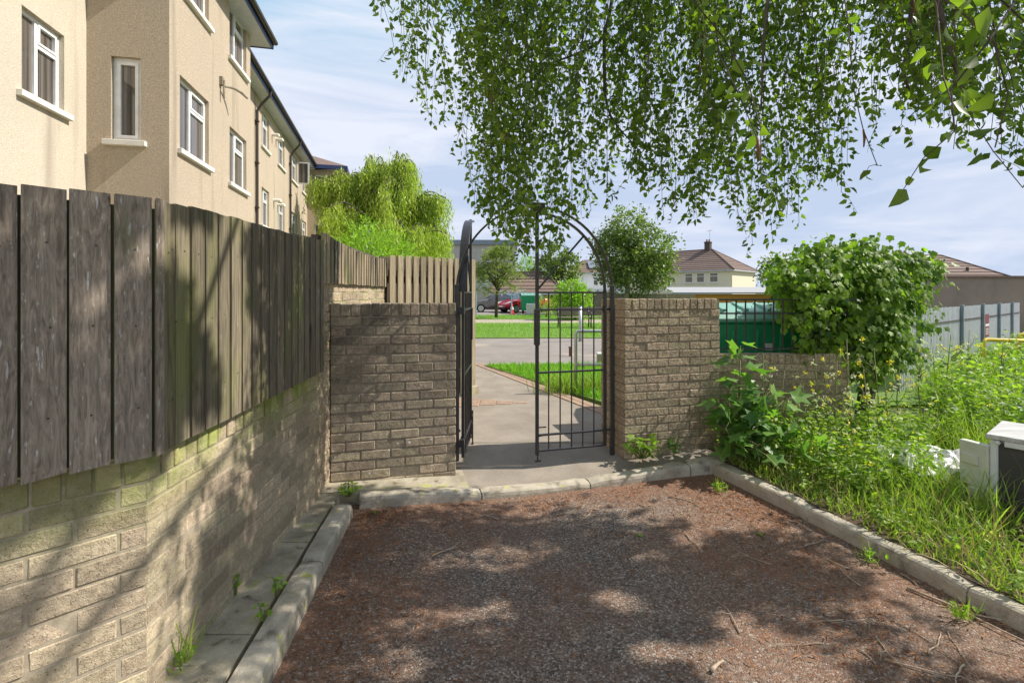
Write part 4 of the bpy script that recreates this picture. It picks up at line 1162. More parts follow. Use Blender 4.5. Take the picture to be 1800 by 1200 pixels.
# ------------------------------------------------------------------ steel fence on the right
pf = thing("steel_fence", (9.5, 10, .1), "grey upright steel sheet fence with blue grey posts across the weeds", "fence")
PA, PB = Vector((5.6, 7.0, 0)), Vector((13.2, 12.6, 0)); PU = (PB - PA).normalized(); PN = Vector((PU.y, -PU.x, 0)); PLn = (PB - PA).length
m, m_2 = MB(), MB(); s = 0
while s < PLn:
    m.obox(PA, PU, PN, s, s + .055, 0, .012, .08, 1.30 + random.uniform(-.006, .006)); m_2.obox(PA, PU, PN, s + .05, s + .09, -.03, -.02, .08, 1.285); s += .085
m.build("sheet_panel", mat['palisade'], pf); m_2.build("recessed_panel", mat['post_grey'], pf)  # recess shade put into the darker colour of the set-back strips
for x in (1612, 1687, 1724, 1753, 1776):
    s, d = on_line(PA, PU, x); m = MB(); m.obox(PA, PU, PN, s - .028, s + .028, .012, .06, .05, 1.33); m.build("post", mat['post_grey'], pf, bevel=.005)
m = MB(); m.obox(PA, PU, PN, 0, PLn, .013, .03, 1.04, 1.06); m.build("wire_rail", mat['pipe'], pf)
s, d = on_line(PA, PU, 1730)
sg = thing("warning_sign", tuple(PA + PU * s) [:2] + (.9,), "small maroon and white notice fixed to the steel fence", "sign")
m = MB(); m.obox(PA, PU, PN, s - .16, s + .22, .034, .04, zat(592, d), zat(552, d)); m.build("board", mat['sign_red'], sg)
m = MB(); m.obox(PA, PU, PN, s - .14, s + .2, .041, .043, zat(573, d), zat(569, d))
for k in range(4): m.obox(PA, PU, PN, s - .12, s + .17 - .03 * (k % 2), .041, .043, zat(578 + k * 3, d), zat(577 + k * 3, d))
m.build("print", mat['sign_white'], sg)
yb = thing("barrier_rail", (10.2, 9.0, .1), "bent yellow tubular barrier standing in the weeds near the steel fence", "barrier")
m = MB()
y0 = at(1728, 597, 8.2); y1 = at(1830, 600, 8.6); y2 = at(1790, 590, 9.4)
m.tube([(y0.x, y0.y, .05), y0 - Vector((0, 0, .06)), y0 + Vector((.05, 0, 0)), y1, (y1.x + 1, y1.y, y1.z)], .032, 10)
m.build("lower_tube", mat['yellow'], yb, smooth=True)
m = MB(); m.tube([(y2.x, y2.y, .05), y2 + Vector((0, 0, -.05)), y2 + Vector((.06, 0, .02)), y2 + Vector((1.8, .1, .02))], .04, 10); m.build("upper_tube", mat['yellow'], yb, smooth=True)

# boundary fence far behind the lawn
ff = thing("panel_fence", ((1110 - CX) / F * 36, 36, .1), "long grey panel fence in front of the white and cream houses", "fence")
fa, fb = Vector(((1000 - CX) / F * 36, 36, 0)), Vector(((1182 - CX) / F * 32, 32, 0)); fu = (fb - fa).normalized(); fn = Vector((fu.y, -fu.x, 0)); fl = (fb - fa).length
m = MB()
k = 0; s = 0
while s < fl:
    z = 1.72 - .42 * s / fl
    m.obox(fa, fu, fn, s, s + 1.75, -.02, .02, .05, z)
    for q in range(7): m.obox(fa, fu, fn, s, s + 1.75, .02, .032, .15 + q * .2, .3 + q * .2)
    s += 1.8
m.build("panels", mat['bark_pale'], ff)
s = 0
while s < fl:
    m = MB(); m.obox(fa, fu, fn, s - .06, s - .0, -.06, .06, .05, 1.8 - .42 * s / fl); s += 1.8
    m.build("post", mat['concrete'], ff)

# ------------------------------------------------------------------ cars
def car(loc, rz, paint, label):
    t = thing("parked_car", loc, label, "car", "cars parked beyond the lawn", rz)
    # length along x (front at -x), width along y
    st = [(-2.05, .42, .62, .62, .70), (-1.95, .28, .70, .70, .78), (-1.5, .22, .84, .84, .84), (-1.05, .2, .92, .92, .86), (-.35, .2, .96, 1.40, .86), (.2, .2, .97, 1.47, .86), (.9, .2, .97, 1.42, .86), (1.55, .22, .97, 1.20, .85), (1.9, .3, .95, .98, .80), (2.02, .42, .7, .72, .72)]
    m = MB(); i0 = 0; K = 10
    for (x, zb, zw, zr, w) in st:
        rw = w if zr - zw < .05 else w * .74
        zs = (zb + zw) / 2
        row = [(-w * .92, zb), (-w, zs), (-w * .985, zw - .02), (-w * .95, zw), (-rw, zr - .05 if zr > zw + .05 else zr), (rw, zr - .05 if zr > zw + .05 else zr), (w * .95, zw), (w * .985, zw - .02), (w, zs), (w * .92, zb)]
        m.v += [(x, a, b) for a, b in row]
    for k in range(len(st) - 1):
        for q in range(K - 1):
            a = k * K + q; m.f.append((a, a + 1, a + 1 + K, a + K)); m.m.append(0)
        m.f.append((k * K + K - 1, k * K, k * K + K, k * K + K + K - 1)); m.m.append(0)
    m.f.append(tuple(range(K))); m.f.append(tuple((len(st) - 1) * K + q for q in reversed(range(K)))); m.m += [0, 0]
    o = m.build("body", paint, t, local=True, smooth=True)
    o.modifiers.new("sub", 'SUBSURF').levels = 1; o.modifiers["sub"].render_levels = 2
    for sg in (-1, 1):
        g = MB()
        y0, y1 = .83 * sg, .70 * sg
        for (xa, xb, xc, xd) in ((-.72, .28, .25, -.22), (.36, 1.45, 1.05, .33)):
            a, b, c, d = (xa, y0, .99), (xb, y0, .99), (xc, y1, 1.34), (xd, y1, 1.36)
            e = Vector((0, .03 * sg, .01))
            g.hexa([Vector(q) for q in (a, b, c, d)] + [Vector(q) + e for q in (a, b, c, d)])
        w = g.build("side_window", mat['glass_car'], t, local=True)
        mi = MB(); mi.hexa([(-.72, .86 * sg, .98), (-.58, .86 * sg, .98), (-.56, 1.02 * sg, .98), (-.68, 1.02 * sg, .98), (-.72, .86 * sg, 1.08), (-.58, .86 * sg, 1.08), (-.56, 1.02 * sg, 1.1), (-.68, 1.02 * sg, 1.1)]); mi.build("wing_mirror", paint, t, local=True, bevel=.02)
        for x in (-1.28, 1.25):
            wh_ = MB(); wh_.tube([(x, .66 * sg, .31), (x, .87 * sg, .31)], .31, 20); wo = wh_.build("wheel", mat['rubber'], t, local=True)
            ri = MB(); ri.tube([(x, .86 * sg, .31), (x, .885 * sg, .31)], .21, 16); ri.build("rim", mat['chrome'], wo, local=True)
        h = MB(); h.hexa([(-1.98, .45 * sg, .62), (-1.98, .68 * sg, .64), (-1.7, .8 * sg, .72), (-1.7, .6 * sg, .72), (-1.96, .45 * sg, .72), (-1.94, .68 * sg, .75), (-1.55, .8 * sg, .83), (-1.55, .6 * sg, .84)]); h.build("headlight", mat['lamp'], t, local=True)
    g = MB(); g.hexa([(-.98, -.72, .955), (-.98, .72, .955), (-.4, .6, 1.35), (-.4, -.6, 1.35), (-1.0, -.72, .985), (-1.0, .72, .985), (-.42, .6, 1.385), (-.42, -.6, 1.385)]); g.build("windscreen", mat['glass_car'], t, local=True)
    g = MB(); g.box(-2.06, -2.0, -.26, .26, .42, .53); g.build("number_plate", mat['plate'], t, local=True)
    g = MB(); g.box(-2.02, -1.9, -.55, .55, .26, .38); g.build("grille", mat['rubber'], t, local=True)
    return t
car(((874 - CX) / F * 37, 37.0, .11), R(6), mat['car_grey'], "grey hatchback parked side on behind the blue clothes airer")
car(((922 - CX) / F * 35.0, 36.2, .11), R(33), mat['car_red'], "red hatchback parked with its front towards the traffic cone")

# green bin, white fridge-like box, cone beyond the lawn
bb = big_bin(((932 - CX) / F * 34, 34.4, .11), .1, "distant green wheeled bin beside the red car")
wb_ = thing("storage_box", ((936 - CX) / F * 33, 33, .11), "white metal cabinet standing on the car park before the green bin", "cabinet")
m = MB(); m.box(-.42, .42, -.25, .25, 0, .72); m.build("body", mat['white'], wb_, local=True, bevel=.02)
m = MB(); m.box(-.40, -.02, -.27, -.25, .04, .68); m.box(.02, .40, -.27, -.25, .04, .68); m.build("door", mat['offwhite'], wb_, local=True, bevel=.01)
tcn = thing("traffic_cone", ((900 - CX) / F * 32.6, 32.6, .11), "orange and white traffic cone in front of the red car", "cone")
m = MB(); m.box(-.2, .2, -.2, .2, 0, .05); m.tube([(0, 0, .05), (0, 0, .72)], [.16, .035], 16); m.build("cone_body", mat['orange'], tcn, local=True)
m = MB(); m.tube([(0, 0, .34), (0, 0, .52)], [.121, .083], 16, cap=False); m.build("reflective_band", mat['sign_white'], tcn, local=True)

# rotary airers
def airer(px, d, ytop, yhub, label, spread, rot):
    b = Vector(((px - CX) / F * d, d, .11))
    t = thing("clothes_airer", b, label, "clothes airer", "rotary airers beyond the lawn")
    zt, zh = zat(ytop, d) - b.z, zat(yhub, d) - b.z
    m = MB(); m.tube([(0, 0, 0), (0, 0, zh + .1)], .035, 10); m.build("pole", mat['sky_blue'], t, local=True)
    tips = []
    for k in range(4):
        a = rot + k * math.pi / 2; tip = (math.cos(a) * spread, math.sin(a) * spread, zt); tips.append(tip)
        m = MB(); m.tube([(0, 0, zh), tip], .022, 8); m.build("arm", mat['sky_blue'], t, local=True)
    m = MB()
    for f in (1., .82, .64, .46):
        for k in range(4):
            p, q = Vector(tips[k]), Vector(tips[(k + 1) % 4]); c = Vector((0, 0, zh)); m.tube([c.lerp(p, f), c.lerp(q, f)], .008, 5)
    m.build("lines", mat['galv'], t, local=True)
airer(899, 30.5, 509, 520, "rotary clothes airer with pale blue arms standing before the red car", 1.0, .35)
airer(837, 30, 494, 508, "rotary clothes airer with blue pole beside the fence post", 1.1, .6)

# bench
bn = thing("park_bench", ((1022 - CX) / F * 19.9, 19.9, .11), "dark slatted park bench with iron legs on the lawn behind the gate bars", "bench", None, .06)
L = 1.95
for x in (-.93, .35, .93):
    m = MB()
    m.tube([(x, -.28, 0), (x, -.22, .2), (x, -.25, .42)], .028, 8); m.tube([(x, .3, 0), (x, .18, .22), (x, .2, .42), (x, .32, .88)], .028, 8)
    m.tube([(x, -.27, .42), (x, .2, .40)], .026, 8); m.tube([(x, -.3, .42), (x, -.32, .6), (x, -.2, .66), (x, .2, .64)], .024, 8)
    m.build("leg", mat['black'], bn, local=True, smooth=True)
for y in (-.24, -.12, 0, .12):
    m = MB(); m.box(-L / 2, L / 2, y - .045, y + .045, .43, .46); m.build("seat_slat", mat['bench_wood'], bn, local=True, bevel=.004)
for z in (.56, .68, .8):
    m = MB(); y = .235 + (z - .42) * .23; m.box(-L / 2, L / 2, y - .03, y - .005, z - .045, z + .045); m.build("back_slat", mat['bench_wood'], bn, local=True, bevel=.004)

# galvanised barrier, pole, rusty post, concrete bollard
gbz = thing("pipe_barrier", (1.3, 7.05, .1), "galvanised pipe barrier rail beside the path behind the gate", "barrier")
q = gr(1012, 690, .1)
m = MB(); zt = zat(582, q.y)
m.tube([(q.x, q.y, .05), (q.x, q.y, zt - .03), (q.x + .03, q.y, zt), (q.x + 1.5, q.y + .1, zt)], .024, 10); m.build("top_rail", mat['galv'], gbz, smooth=True)
m = MB(); z = zat(641, q.y); m.tube([(q.x, q.y, z), (q.x + 1.5, q.y + .1, z)], .02, 10); m.build("lower_rail", mat['galv'], gbz, smooth=True)
m = MB(); m.tube([(q.x + 1.5, q.y + .1, .05), (q.x + 1.5, q.y + .1, zt)], .024, 10); m.build("end_post", mat['galv'], gbz, smooth=True)
q = gr(1020, 600, .1)
gpz = thing("sign_pole", q, "short galvanised pole at the far road edge behind the gate", "pole"); m = MB(); m.tube([(0, 0, 0), (0, 0, 1.06)], .05, 12); m.build("pole", mat['galv'], gpz, local=True, smooth=True)
m = MB(); m.tube([(0, 0, 1.04), (0, 0, 1.075)], .056, 12); m.build("cap", mat['post_grey'], gpz, local=True)
q = gr(1002.5, 626, .104)
rp_ = thing("iron_stake", q, "short rusty iron stake standing on the road edge", "stake"); m = MB(); m.box(-.032, .032, -.03, .03, 0, .2); m.build("shaft", mat['rust'], rp_, local=True, bevel=.004)
m = MB(); m.box(-.04, .04, -.038, .038, .2, .222); m.build("head", mat['rust'], rp_, local=True)
q = gr(1056, 640, .1)
cbz = thing("concrete_marker", q + Vector((.05, 0, 0)), "pale concrete marker block beyond the barrier rail", "block"); m = MB(); m.box(-.12, .14, -.1, .1, 0, .2); m.build("block_body", mat['concrete'], cbz, local=True, bevel=.01)
m = MB(); m.box(-.13, .15, -.11, .11, .2, .235); m.build("cap", mat['white'], cbz, local=True, bevel=.006)

# ------------------------------------------------------------------ trees and shrubs beyond the gate
def blob_points(lobes, n, shell=.55):
    """points spread through a set of ellipsoids (cx, cy, cz, rx, ry, rz), denser near the outside, gathered in clumps"""
    w = np.array([l[3] * l[4] * l[5] for l in lobes]) ** .75; w /= w.sum()
    k = rng.choice(len(lobes), n, p=w)
    L = np.array(lobes)[k]
    d = unit(rng.normal(size=(n, 3)))
    r = (shell + (1 - shell) * rng.random((n, 1))) ** 1.0
    p = L[:, :3] + d * r * L[:, 3:6]
    return p, d
def clumped(lobes, nclump, per, cr, shell=.6):
    c, d = blob_points(lobes, nclump, shell)
    p = np.repeat(c, per, 0) + rng.normal(size=(nclump * per, 3)) * cr * (rng.random((nclump * per, 1)) * .9 + .3)
    return p, np.repeat(d, per, 0)
def tree(name, loc, label, lobes, nclump, per, cr, leaf, shape, m_, trunk_r, bark, cat="tree", droop=.3, group=None, trunk_top=None, shell=.6, limbs=6):
    t = thing(name, loc, label, cat, group)
    b = Vector(loc)
    m = MB()
    cz = sum(l[2] for l in lobes) / len(lobes); top = Vector((sum(l[0] for l in lobes) / len(lobes), sum(l[1] for l in lobes) / len(lobes), trunk_top or cz))
    mid = b.lerp(top, .5) + Vector((random.uniform(-.1, .1), 0, 0)) * trunk_r * 8
    m.tube([b, b.lerp(mid, .5), mid, top], [trunk_r * 1.25, trunk_r, trunk_r * .8, trunk_r * .4], 10)
    for k in range(limbs):
        l = lobes[k % len(lobes)]; q = b.lerp(top, random.uniform(.45, .85))
        e = Vector((l[0] + random.uniform(-.7, .7) * l[3], l[1] + random.uniform(-.7, .7) * l[4], l[2] + random.uniform(-.3, .6) * l[5]))
        m.tube([q, q.lerp(e, .5) + Vector((0, 0, .1 * l[5])), e], [trunk_r * .45, trunk_r * .3, trunk_r * .1], 6)
    m.build("trunk", bark, t, smooth=True)
    p, d = clumped(lobes, nclump, per, cr, shell)
    dirs = d * .6 + rng.normal(size=p.shape) * .7; dirs[:, 2] -= droop
    fx, fy, fz = frames(dirs)
    T, Fc = shape
    np_mesh("crown", T, Fc, p, fx, fy, fz, leaf * rng.uniform(.6, 1.2, len(p)), m_, t)
    return t
OV, LA = (OVATE, OVATE_F), (LANCE, LANCE_F)
def pl_(px, py, d, r_px, ry=None, rz=None):
    """lobe from a picture position at a distance; radius in picture pixels"""
    c = at(px, py, d); r = r_px / F * d
    return (c.x, c.y, c.z, r, ry or r, (rz / F * d) if rz else r)

def smooth_path(pts, n=14):
    pts = [Vector(p) for p in pts]; out = []
    for k in range(n + 1):
        f = k / n * (len(pts) - 1); i = min(int(f), len(pts) - 2); t = f - i
        p0, p1, p2, p3 = pts[max(i - 1, 0)], pts[i], pts[i + 1], pts[min(i + 2, len(pts) - 1)]
        out.append(.5 * ((2 * p1) + (p2 - p0) * t + (2 * p0 - 5 * p1 + 4 * p2 - p3) * t * t + (3 * p1 - p0 - 3 * p2 + p3) * t ** 3))
    return out
# weeping willow
W0 = 22.
wt = thing("willow_tree", ((690 - CX) / F * W0, W0, .1), "tall weeping willow with hanging yellow green strands beside the flats", "tree")
wm = MB(); wb0 = Vector(((690 - CX) / F * W0, W0, .05)); ws, wd, wsz = [], [], []
wm.tube([wb0, wb0 + Vector((.1, 0, 2.2)), wb0 + Vector((-.2, .1, 4.2)), wb0 + Vector((0, 0, 6.6))], [.38, .3, .22, .06], 10)
wtw = MB()
def hang(s0, out, ln):
    nn = int(ln * 14); sw = Vector((random.uniform(-.14, .14), random.uniform(-.14, .14), 0))
    for i in range(nn):
        f = i / nn; p = s0 + out * (1 - (1 - f) ** 2) * .5 + Vector((0, 0, -ln * f)) + sw * f * f
        if p.z < .6: break
        ws.append(p + Vector((random.gauss(0, .045), random.gauss(0, .045), 0))); wd.append((random.gauss(0, .38) + out.x * .4, random.gauss(0, .38) + out.y * .4, -1)); wsz.append(random.uniform(.11, .26))
for (px, py, rp, nb, dd) in ((650, 312, 52, 14, .2), (605, 322, 44, 11, .3), (715, 322, 48, 13, -.2), (690, 300, 55, 14, 0), (632, 335, 52, 13, .6), (580, 328, 34, 9, 0), (745, 362, 50, 13, .2), (655, 385, 78, 15, -1.2), (768, 412, 40, 11, -.3), (600, 405, 50, 9, -.5), (720, 415, 62, 13, -1.5), (710, 350, 60, 12, -.6)):
    c = at(px, py, W0 + dd); rr = rp / F * W0
    hub = (wb0 + Vector((0, 0, 3.4))).lerp(c, .7)
    wm.tube([wb0 + Vector((0, 0, 3.2)), (wb0 + Vector((0, 0, 3.2))).lerp(hub, .5) + Vector((0, 0, .3)), hub], [.15, .1, .05], 8)
    for k in range(nb):
        a = random.uniform(0, 2 * math.pi); reach = rr * random.uniform(.35, 1.15); hgt = rr * random.uniform(.1, .75) * (1.15 - .55 * reach / rr)
        e = c + Vector((math.cos(a) * reach, math.sin(a) * reach, hgt * .2)); top = hub.lerp(e, .62); top.z = c.z + hgt
        path = smooth_path([hub, top, e], 9); wm.tube(path, [.035 * (1 - q / 11) + .006 for q in range(10)], 5)
        for q in range(int(26 * (.5 + reach / rr))):
            f = random.uniform(.35, 1.); s0 = path[min(9, int(f * 9))] + Vector((random.gauss(0, .13), random.gauss(0, .13), random.gauss(0, .07)))
            hang(s0, Vector((math.cos(a), math.sin(a), 0)) * random.uniform(-.1, .4), random.uniform(.35, 1.3) * (1.0 + .9 * f * random.random()))
wm.build("trunk", mat['bark'], wt, smooth=True)
ws, wd = np.array(ws), np.array(wd)
fx, fy, fz = frames(wd)
np_mesh("crown", [(0, 0, 0), (-.11, .4, .02), (.11, .4, .02), (0, 1, -.04)], LANCE_F, ws, fx, fy, fz, np.array(wsz), mat['willow'], wt)

c = at(650, 440, 13.)
tree("garden_shrub", (c.x, 13, .1), "bright lime green leafy shrub showing over the pale raised fence", [pl_(640, 425, 13, 40), pl_(690, 445, 13, 38), pl_(610, 445, 13, 32), pl_(655, 470, 13, 70)], 420, 10, .13, .17, LA, mat['lime'], .06, mat['bark'], "shrub", -.5)
c = at(1100, 523, 33.)
tree("round_tree", (c.x, 33, .1), "round dark green street tree with pale trunk left of the cream house", [pl_(1105, 400, 33, 40), pl_(1085, 445, 33, 44), pl_(1140, 440, 33, 46), pl_(1150, 480, 33, 36), pl_(1115, 470, 33, 50), pl_(1075, 480, 33, 28), pl_(1062, 430, 33, 24)],
     800, 14, .27, .22, OV, mat['dark_leaf'], .19, mat['bark_pale'], shell=.5)
c = at(980, 470, 45.)
tree("dark_tree", (c.x, 45, .1), "olive brown tree seen behind the brace of the closed gate leaf", [pl_(975, 452, 45, 24), pl_(995, 470, 45, 26), pl_(960, 475, 45, 24), pl_(980, 495, 45, 34)], 300, 12, .3, .3, OV, mat['dark_leaf'], .2, mat['bark'])
c = at(930, 470, 48.)
tree("upright_tree", (c.x, 48, .1), "narrow light green tree rising behind the ribbed garage roof", [pl_(925, 468, 48, 14, None, 20), pl_(938, 474, 48, 12, None, 18), pl_(930, 490, 48, 20)], 160, 12, .28, .32, LA, mat['lime'], .15, mat['bark'], droop=-.6)
c = at(1010, 530, 26.)
tree("round_shrub", (c.x, 26, .1), "bright green rounded shrub behind the park bench", [pl_(1005, 513, 26, 24), pl_(1022, 525, 26, 22), pl_(990, 532, 26, 22), pl_(1008, 540, 26, 28)], 320, 12, .13, .14, OV, mat['lime'], .07, mat['bark'], "shrub")
c = at(960, 540, 29.)
tree("low_shrub", (c.x, 29, .1), "loose low shrub between the green bin and the round shrub", [pl_(958, 535, 29, 16), pl_(972, 540, 29, 14)], 120, 12, .12, .14, LA, mat['willow'], .05, mat['bark'], "shrub")
c = at(1375, 480, 38.)
tree("distant_tree", (c.x, 38, .1), "muted green tree between the cream house and the ivy covered shrub", [pl_(1365, 478, 38, 28), pl_(1400, 470, 38, 28), pl_(1430, 480, 38, 30)], 260, 12, .3, .26, OV, mat['dark_leaf'], .16, mat['bark'])
# feathery tree: pinnate fronds
ft = thing("feathery_tree", ((875 - CX) / F * 28, 28, .1), "feathery drooping small tree in front of the grey flat roofed building", "tree")
b = Vector(((872 - CX) / F * 28, 28, .05)); m = MB()
m.tube([b, b + Vector((.05, 0, 1.4)), b + Vector((.1, 0, 2.9))], [.1, .08, .03], 8)
P_, D_, Z_ = [], [], []
for k in range(420):
    l = random.choice(((870, 455, 26), (850, 475, 22), (895, 475, 22), (872, 490, 36), (880, 440, 14)))
    c = at(l[0], l[1], 28); rr = l[2] / F * 28
    s0 = c + Vector((random.uniform(-1, 1) * rr, random.uniform(-1, 1) * rr, random.uniform(-.7, .7) * rr))
    a = random.uniform(0, 6.283); dr = Vector((math.cos(a), math.sin(a), 0)); ln = random.uniform(.35, .65)
    for i in range(14):
        f = i / 13; p = s0 + dr * ln * f + Vector((0, 0, .18 * ln * f - .65 * ln * f * f)); side = Vector((-dr.y, dr.x, 0)) * (1 if i % 2 else -1)
        P_.append(p); D_.append(tuple(side * .7 + dr * .5 + Vector((0, 0, -.5)))); Z_.append(random.uniform(.12, .22))
    if k % 30 == 0: m.tube([b + Vector((.05, 0, 1.3 + random.random())), s0], [.04, .01], 6)
m.build("trunk", mat['bark'], ft, smooth=True)
fx, fy, fz = frames(np.array(D_)); np_mesh("crown", [(0, 0, 0), (-.14, .4, .02), (.14, .4, .02), (0, 1, -.08)], LANCE_F, np.array(P_), fx, fy, fz, np.array(Z_), mat['palm'], ft)

# ------------------------------------------------------------------ ivy covered shrub over the railings
iv = thing("ivy_shrub", (3.75, 5.45, .08), "big glossy ivy covered shrub spilling over the black railing", "shrub")
m = MB()
for k in range(9):
    x = 3.45 + .05 * k + random.uniform(-.05, .05); y = 5.25 + random.uniform(-.12, .2)
    m.tube([(x, y, 0), (x + random.uniform(-.12, .12), y, .45), (x + (k - 4) * .04, y + random.uniform(-.1, .1), 1.0), (x + (k - 4) * .05, y, 1.5)], [.045, .04, .03, .012], 8)
m.build("stems", mat['bark'], iv, smooth=True)
lob = [pl_(1490, 505, 5.2, 74, .5), pl_(1560, 495, 5.3, 62, .45), pl_(1425, 510, 5.0, 52, .4), pl_(1510, 462, 5.3, 36, .35), pl_(1440, 462, 5.2, 36, .3), pl_(1515, 575, 5.1, 66, .4), pl_(1608, 480, 5.4, 28, .25), pl_(1378, 490, 5.0, 26, .25), pl_(1405, 550, 4.85, 30, .2), pl_(1600, 560, 5.3, 26, .25), pl_(1510, 630, 4.95, 36, .3), pl_(1410, 592, 4.80, 18, .1), pl_(1480, 600, 4.85, 34, .15), pl_(1560, 610, 5.1, 36, .3)]
p, d = clumped(lob, 760, 12, .07, .62)
sp_ = []
for k in range(46):   # stray shoots
    l = random.choice(lob[:9]); a = random.uniform(-.4, 3.5); s0 = Vector((l[0] + math.cos(a) * l[3], l[1] + random.uniform(-.2, .1), l[2] + abs(math.sin(a)) * l[5]))
    for i in range(6): sp_.append(s0 + Vector((math.cos(a) * .02 * i, 0, .022 * i + random.uniform(-.02, .02))))
p = np.concatenate([p, np.array(sp_)]); d = np.concatenate([d, np.tile([[0, -.3, .9]], (len(sp_), 1))])
# ivy leaves lie shingled: blade hangs down, face turned outward
fy = unit(np.stack([rng.normal(0, .5, len(p)), rng.normal(0, .3, len(p)) - .1, -np.ones(len(p))], 1) + d * .35)
nz = unit(d + rng.normal(0, .45, p.shape) + np.array([[.15, -.5, .35]]))
fx = unit(np.cross(fy, nz)); fz = np.cross(fx, fy)
np_mesh("crown", IVY, IVY_F, p, fx, fy, fz, rng.uniform(.035, .095, len(p)), mat['ivy'], iv)

# ------------------------------------------------------------------ weeds and grass on the right
soil = [(1.80, 4.24), (1.87, 4.1), (2.04, 3.45), (2.41, 2.2), (2.83, .8), (3.37, -1), (16, -1), (16, 12.8), (12.5, 12.4), (5.6, 7.1), (4.4, 4.68), (2.0, 4.62)]
mb = MB(); mb.poly([(x, y, .092) for x, y in soil]); struct(mb.build("soil_bed", mat['soil']))
def clear(p):
    """keep the growth out of the dumped appliance and the sheet"""
    u = np.stack([(p[:, 0] - 3.12) * .6 + (p[:, 1] - 3.16) * -.8, (p[:, 0] - 3.12) * .8 + (p[:, 1] - 3.16) * .6], 1)
    k = (u[:, 0] > -.12) & (u[:, 0] < .75) & (u[:, 1] > -.03) & (u[:, 1] < .62)
    k2 = (np.abs(p[:, 0] - 3.2) < .30) & (np.abs(p[:, 1] - 3.72) < .28)
    return ~(k | k2)
nearb = [(1.84, 4.25), (2.04, 3.5), (2.42, 2.2), (2.84, .9), (4.6, .9), (5.6, 4.4), (4.4, 4.6), (2.0, 4.55)]
p = scatter(nearb, 20000); p = p[clear(p)]
den = np.array([mnoise.noise(Vector((a * 1.6, b_ * 1.6, 3.))) for a, b_ in p]); p = p[den > -.25]
edge = np.clip((p[:, 0] - (2.12 + (3.5 - p[:, 1]) * .3)) / .9, 0, 1)
h = (.085 + .27 * edge) * rng.uniform(.6, 1.35, len(p))
stuff(blades("grass", np.concatenate([p, np.full((len(p), 1), .085)], 1), h, rng.uniform(.005, .011, len(p)), mat['grass'], .5))
farb = [(4.4, 4.75), (5.6, 4.2), (5.0, 2.4), (9, 3), (14, 8), (12.4, 12.0), (5.8, 7.0)]
p = scatter(farb, 15000)
hh = np.array([.42 + .22 * mnoise.noise(Vector((a * .7, b_ * .7, 1.))) for a, b_ in p])
stuff(blades("grass", np.concatenate([p, np.full((len(p), 1), .085)], 1), hh * rng.uniform(.6, 1.3, len(p)), rng.uniform(.008, .016, len(p)), mat['grass'], .35))
p = scatter(nearb, 2600); p = p[clear(p)]
mat['straw'] = leaf_mat("dry_straw", (.34, .26, .11), (.55, .46, .24), .2, .7, .2, (1.2, 1.1, .8))
stuff(blades("dry_grass", np.concatenate([p, np.full((len(p), 1), .085)], 1), rng.uniform(.08, .38, len(p)), rng.uniform(.003, .007, len(p)), mat['straw'], .8))
# broad leaved ground weeds
WP, WD, WS, FP_ = [], [], [], []
def weed_stem(x, y, h, nl, ls):
    lean = Vector((random.gauss(0, .16), random.gauss(0, .16), 1))
    for i in range(nl):
        f = (i + random.random()) / nl; p = Vector((x, y, .09)) + lean * h * f
        a = random.uniform(0, 6.283)
        WP.append(p); WD.append((math.cos(a), math.sin(a), random.uniform(-.3, .7))); WS.append(ls * random.uniform(.6, 1.3) * (1.15 - .5 * f))
    if random.random() < .06: FP_.append(Vector((x, y, .09)) + lean * h * 1.02)
for (x, y) in scatter([(2.0, 4.45), (2.4, 3.3), (3.0, 3.4), (3.5, 4.2), (5.5, 4.5), (5.6, 6.5), (4.4, 4.62)], 820): weed_stem(x, y, random.uniform(.15, .55), 13, .06)
for (x, y) in scatter([(4.2, 4.6), (4.2, 3.6), (5.2, 3.2), (9, 4.5), (12, 9), (10.5, 10.2), (5.8, 6.7)], 900): weed_stem(x, y, random.uniform(.3, .85) * (1. if y < 7 else .9), 15, .085)
for (x, y) in scatter(nearb, 420):
    if clear(np.array([[x, y]]))[0]: weed_stem(x, y, random.uniform(.08, .22), 9, .045)
fx, fy, fz = frames(np.array(WD), (0, 0, 1.4))
stuff(np_mesh("weeds", OVATE, OVATE_F, np.array(WP), fx, fy, fz, np.array(WS), mat['weedleaf']))
fp = np.repeat(np.array(FP_), 5, 0) + rng.normal(0, .018, (len(FP_) * 5, 3)); fx, fy, fz = frames(rng.normal(size=fp.shape), (0, 0, 1))
stuff(np_mesh("weed_flowers", OVATE, OVATE_F, fp, fx, fy, fz, rng.uniform(.015, .03, len(fp)), mat['flower']))

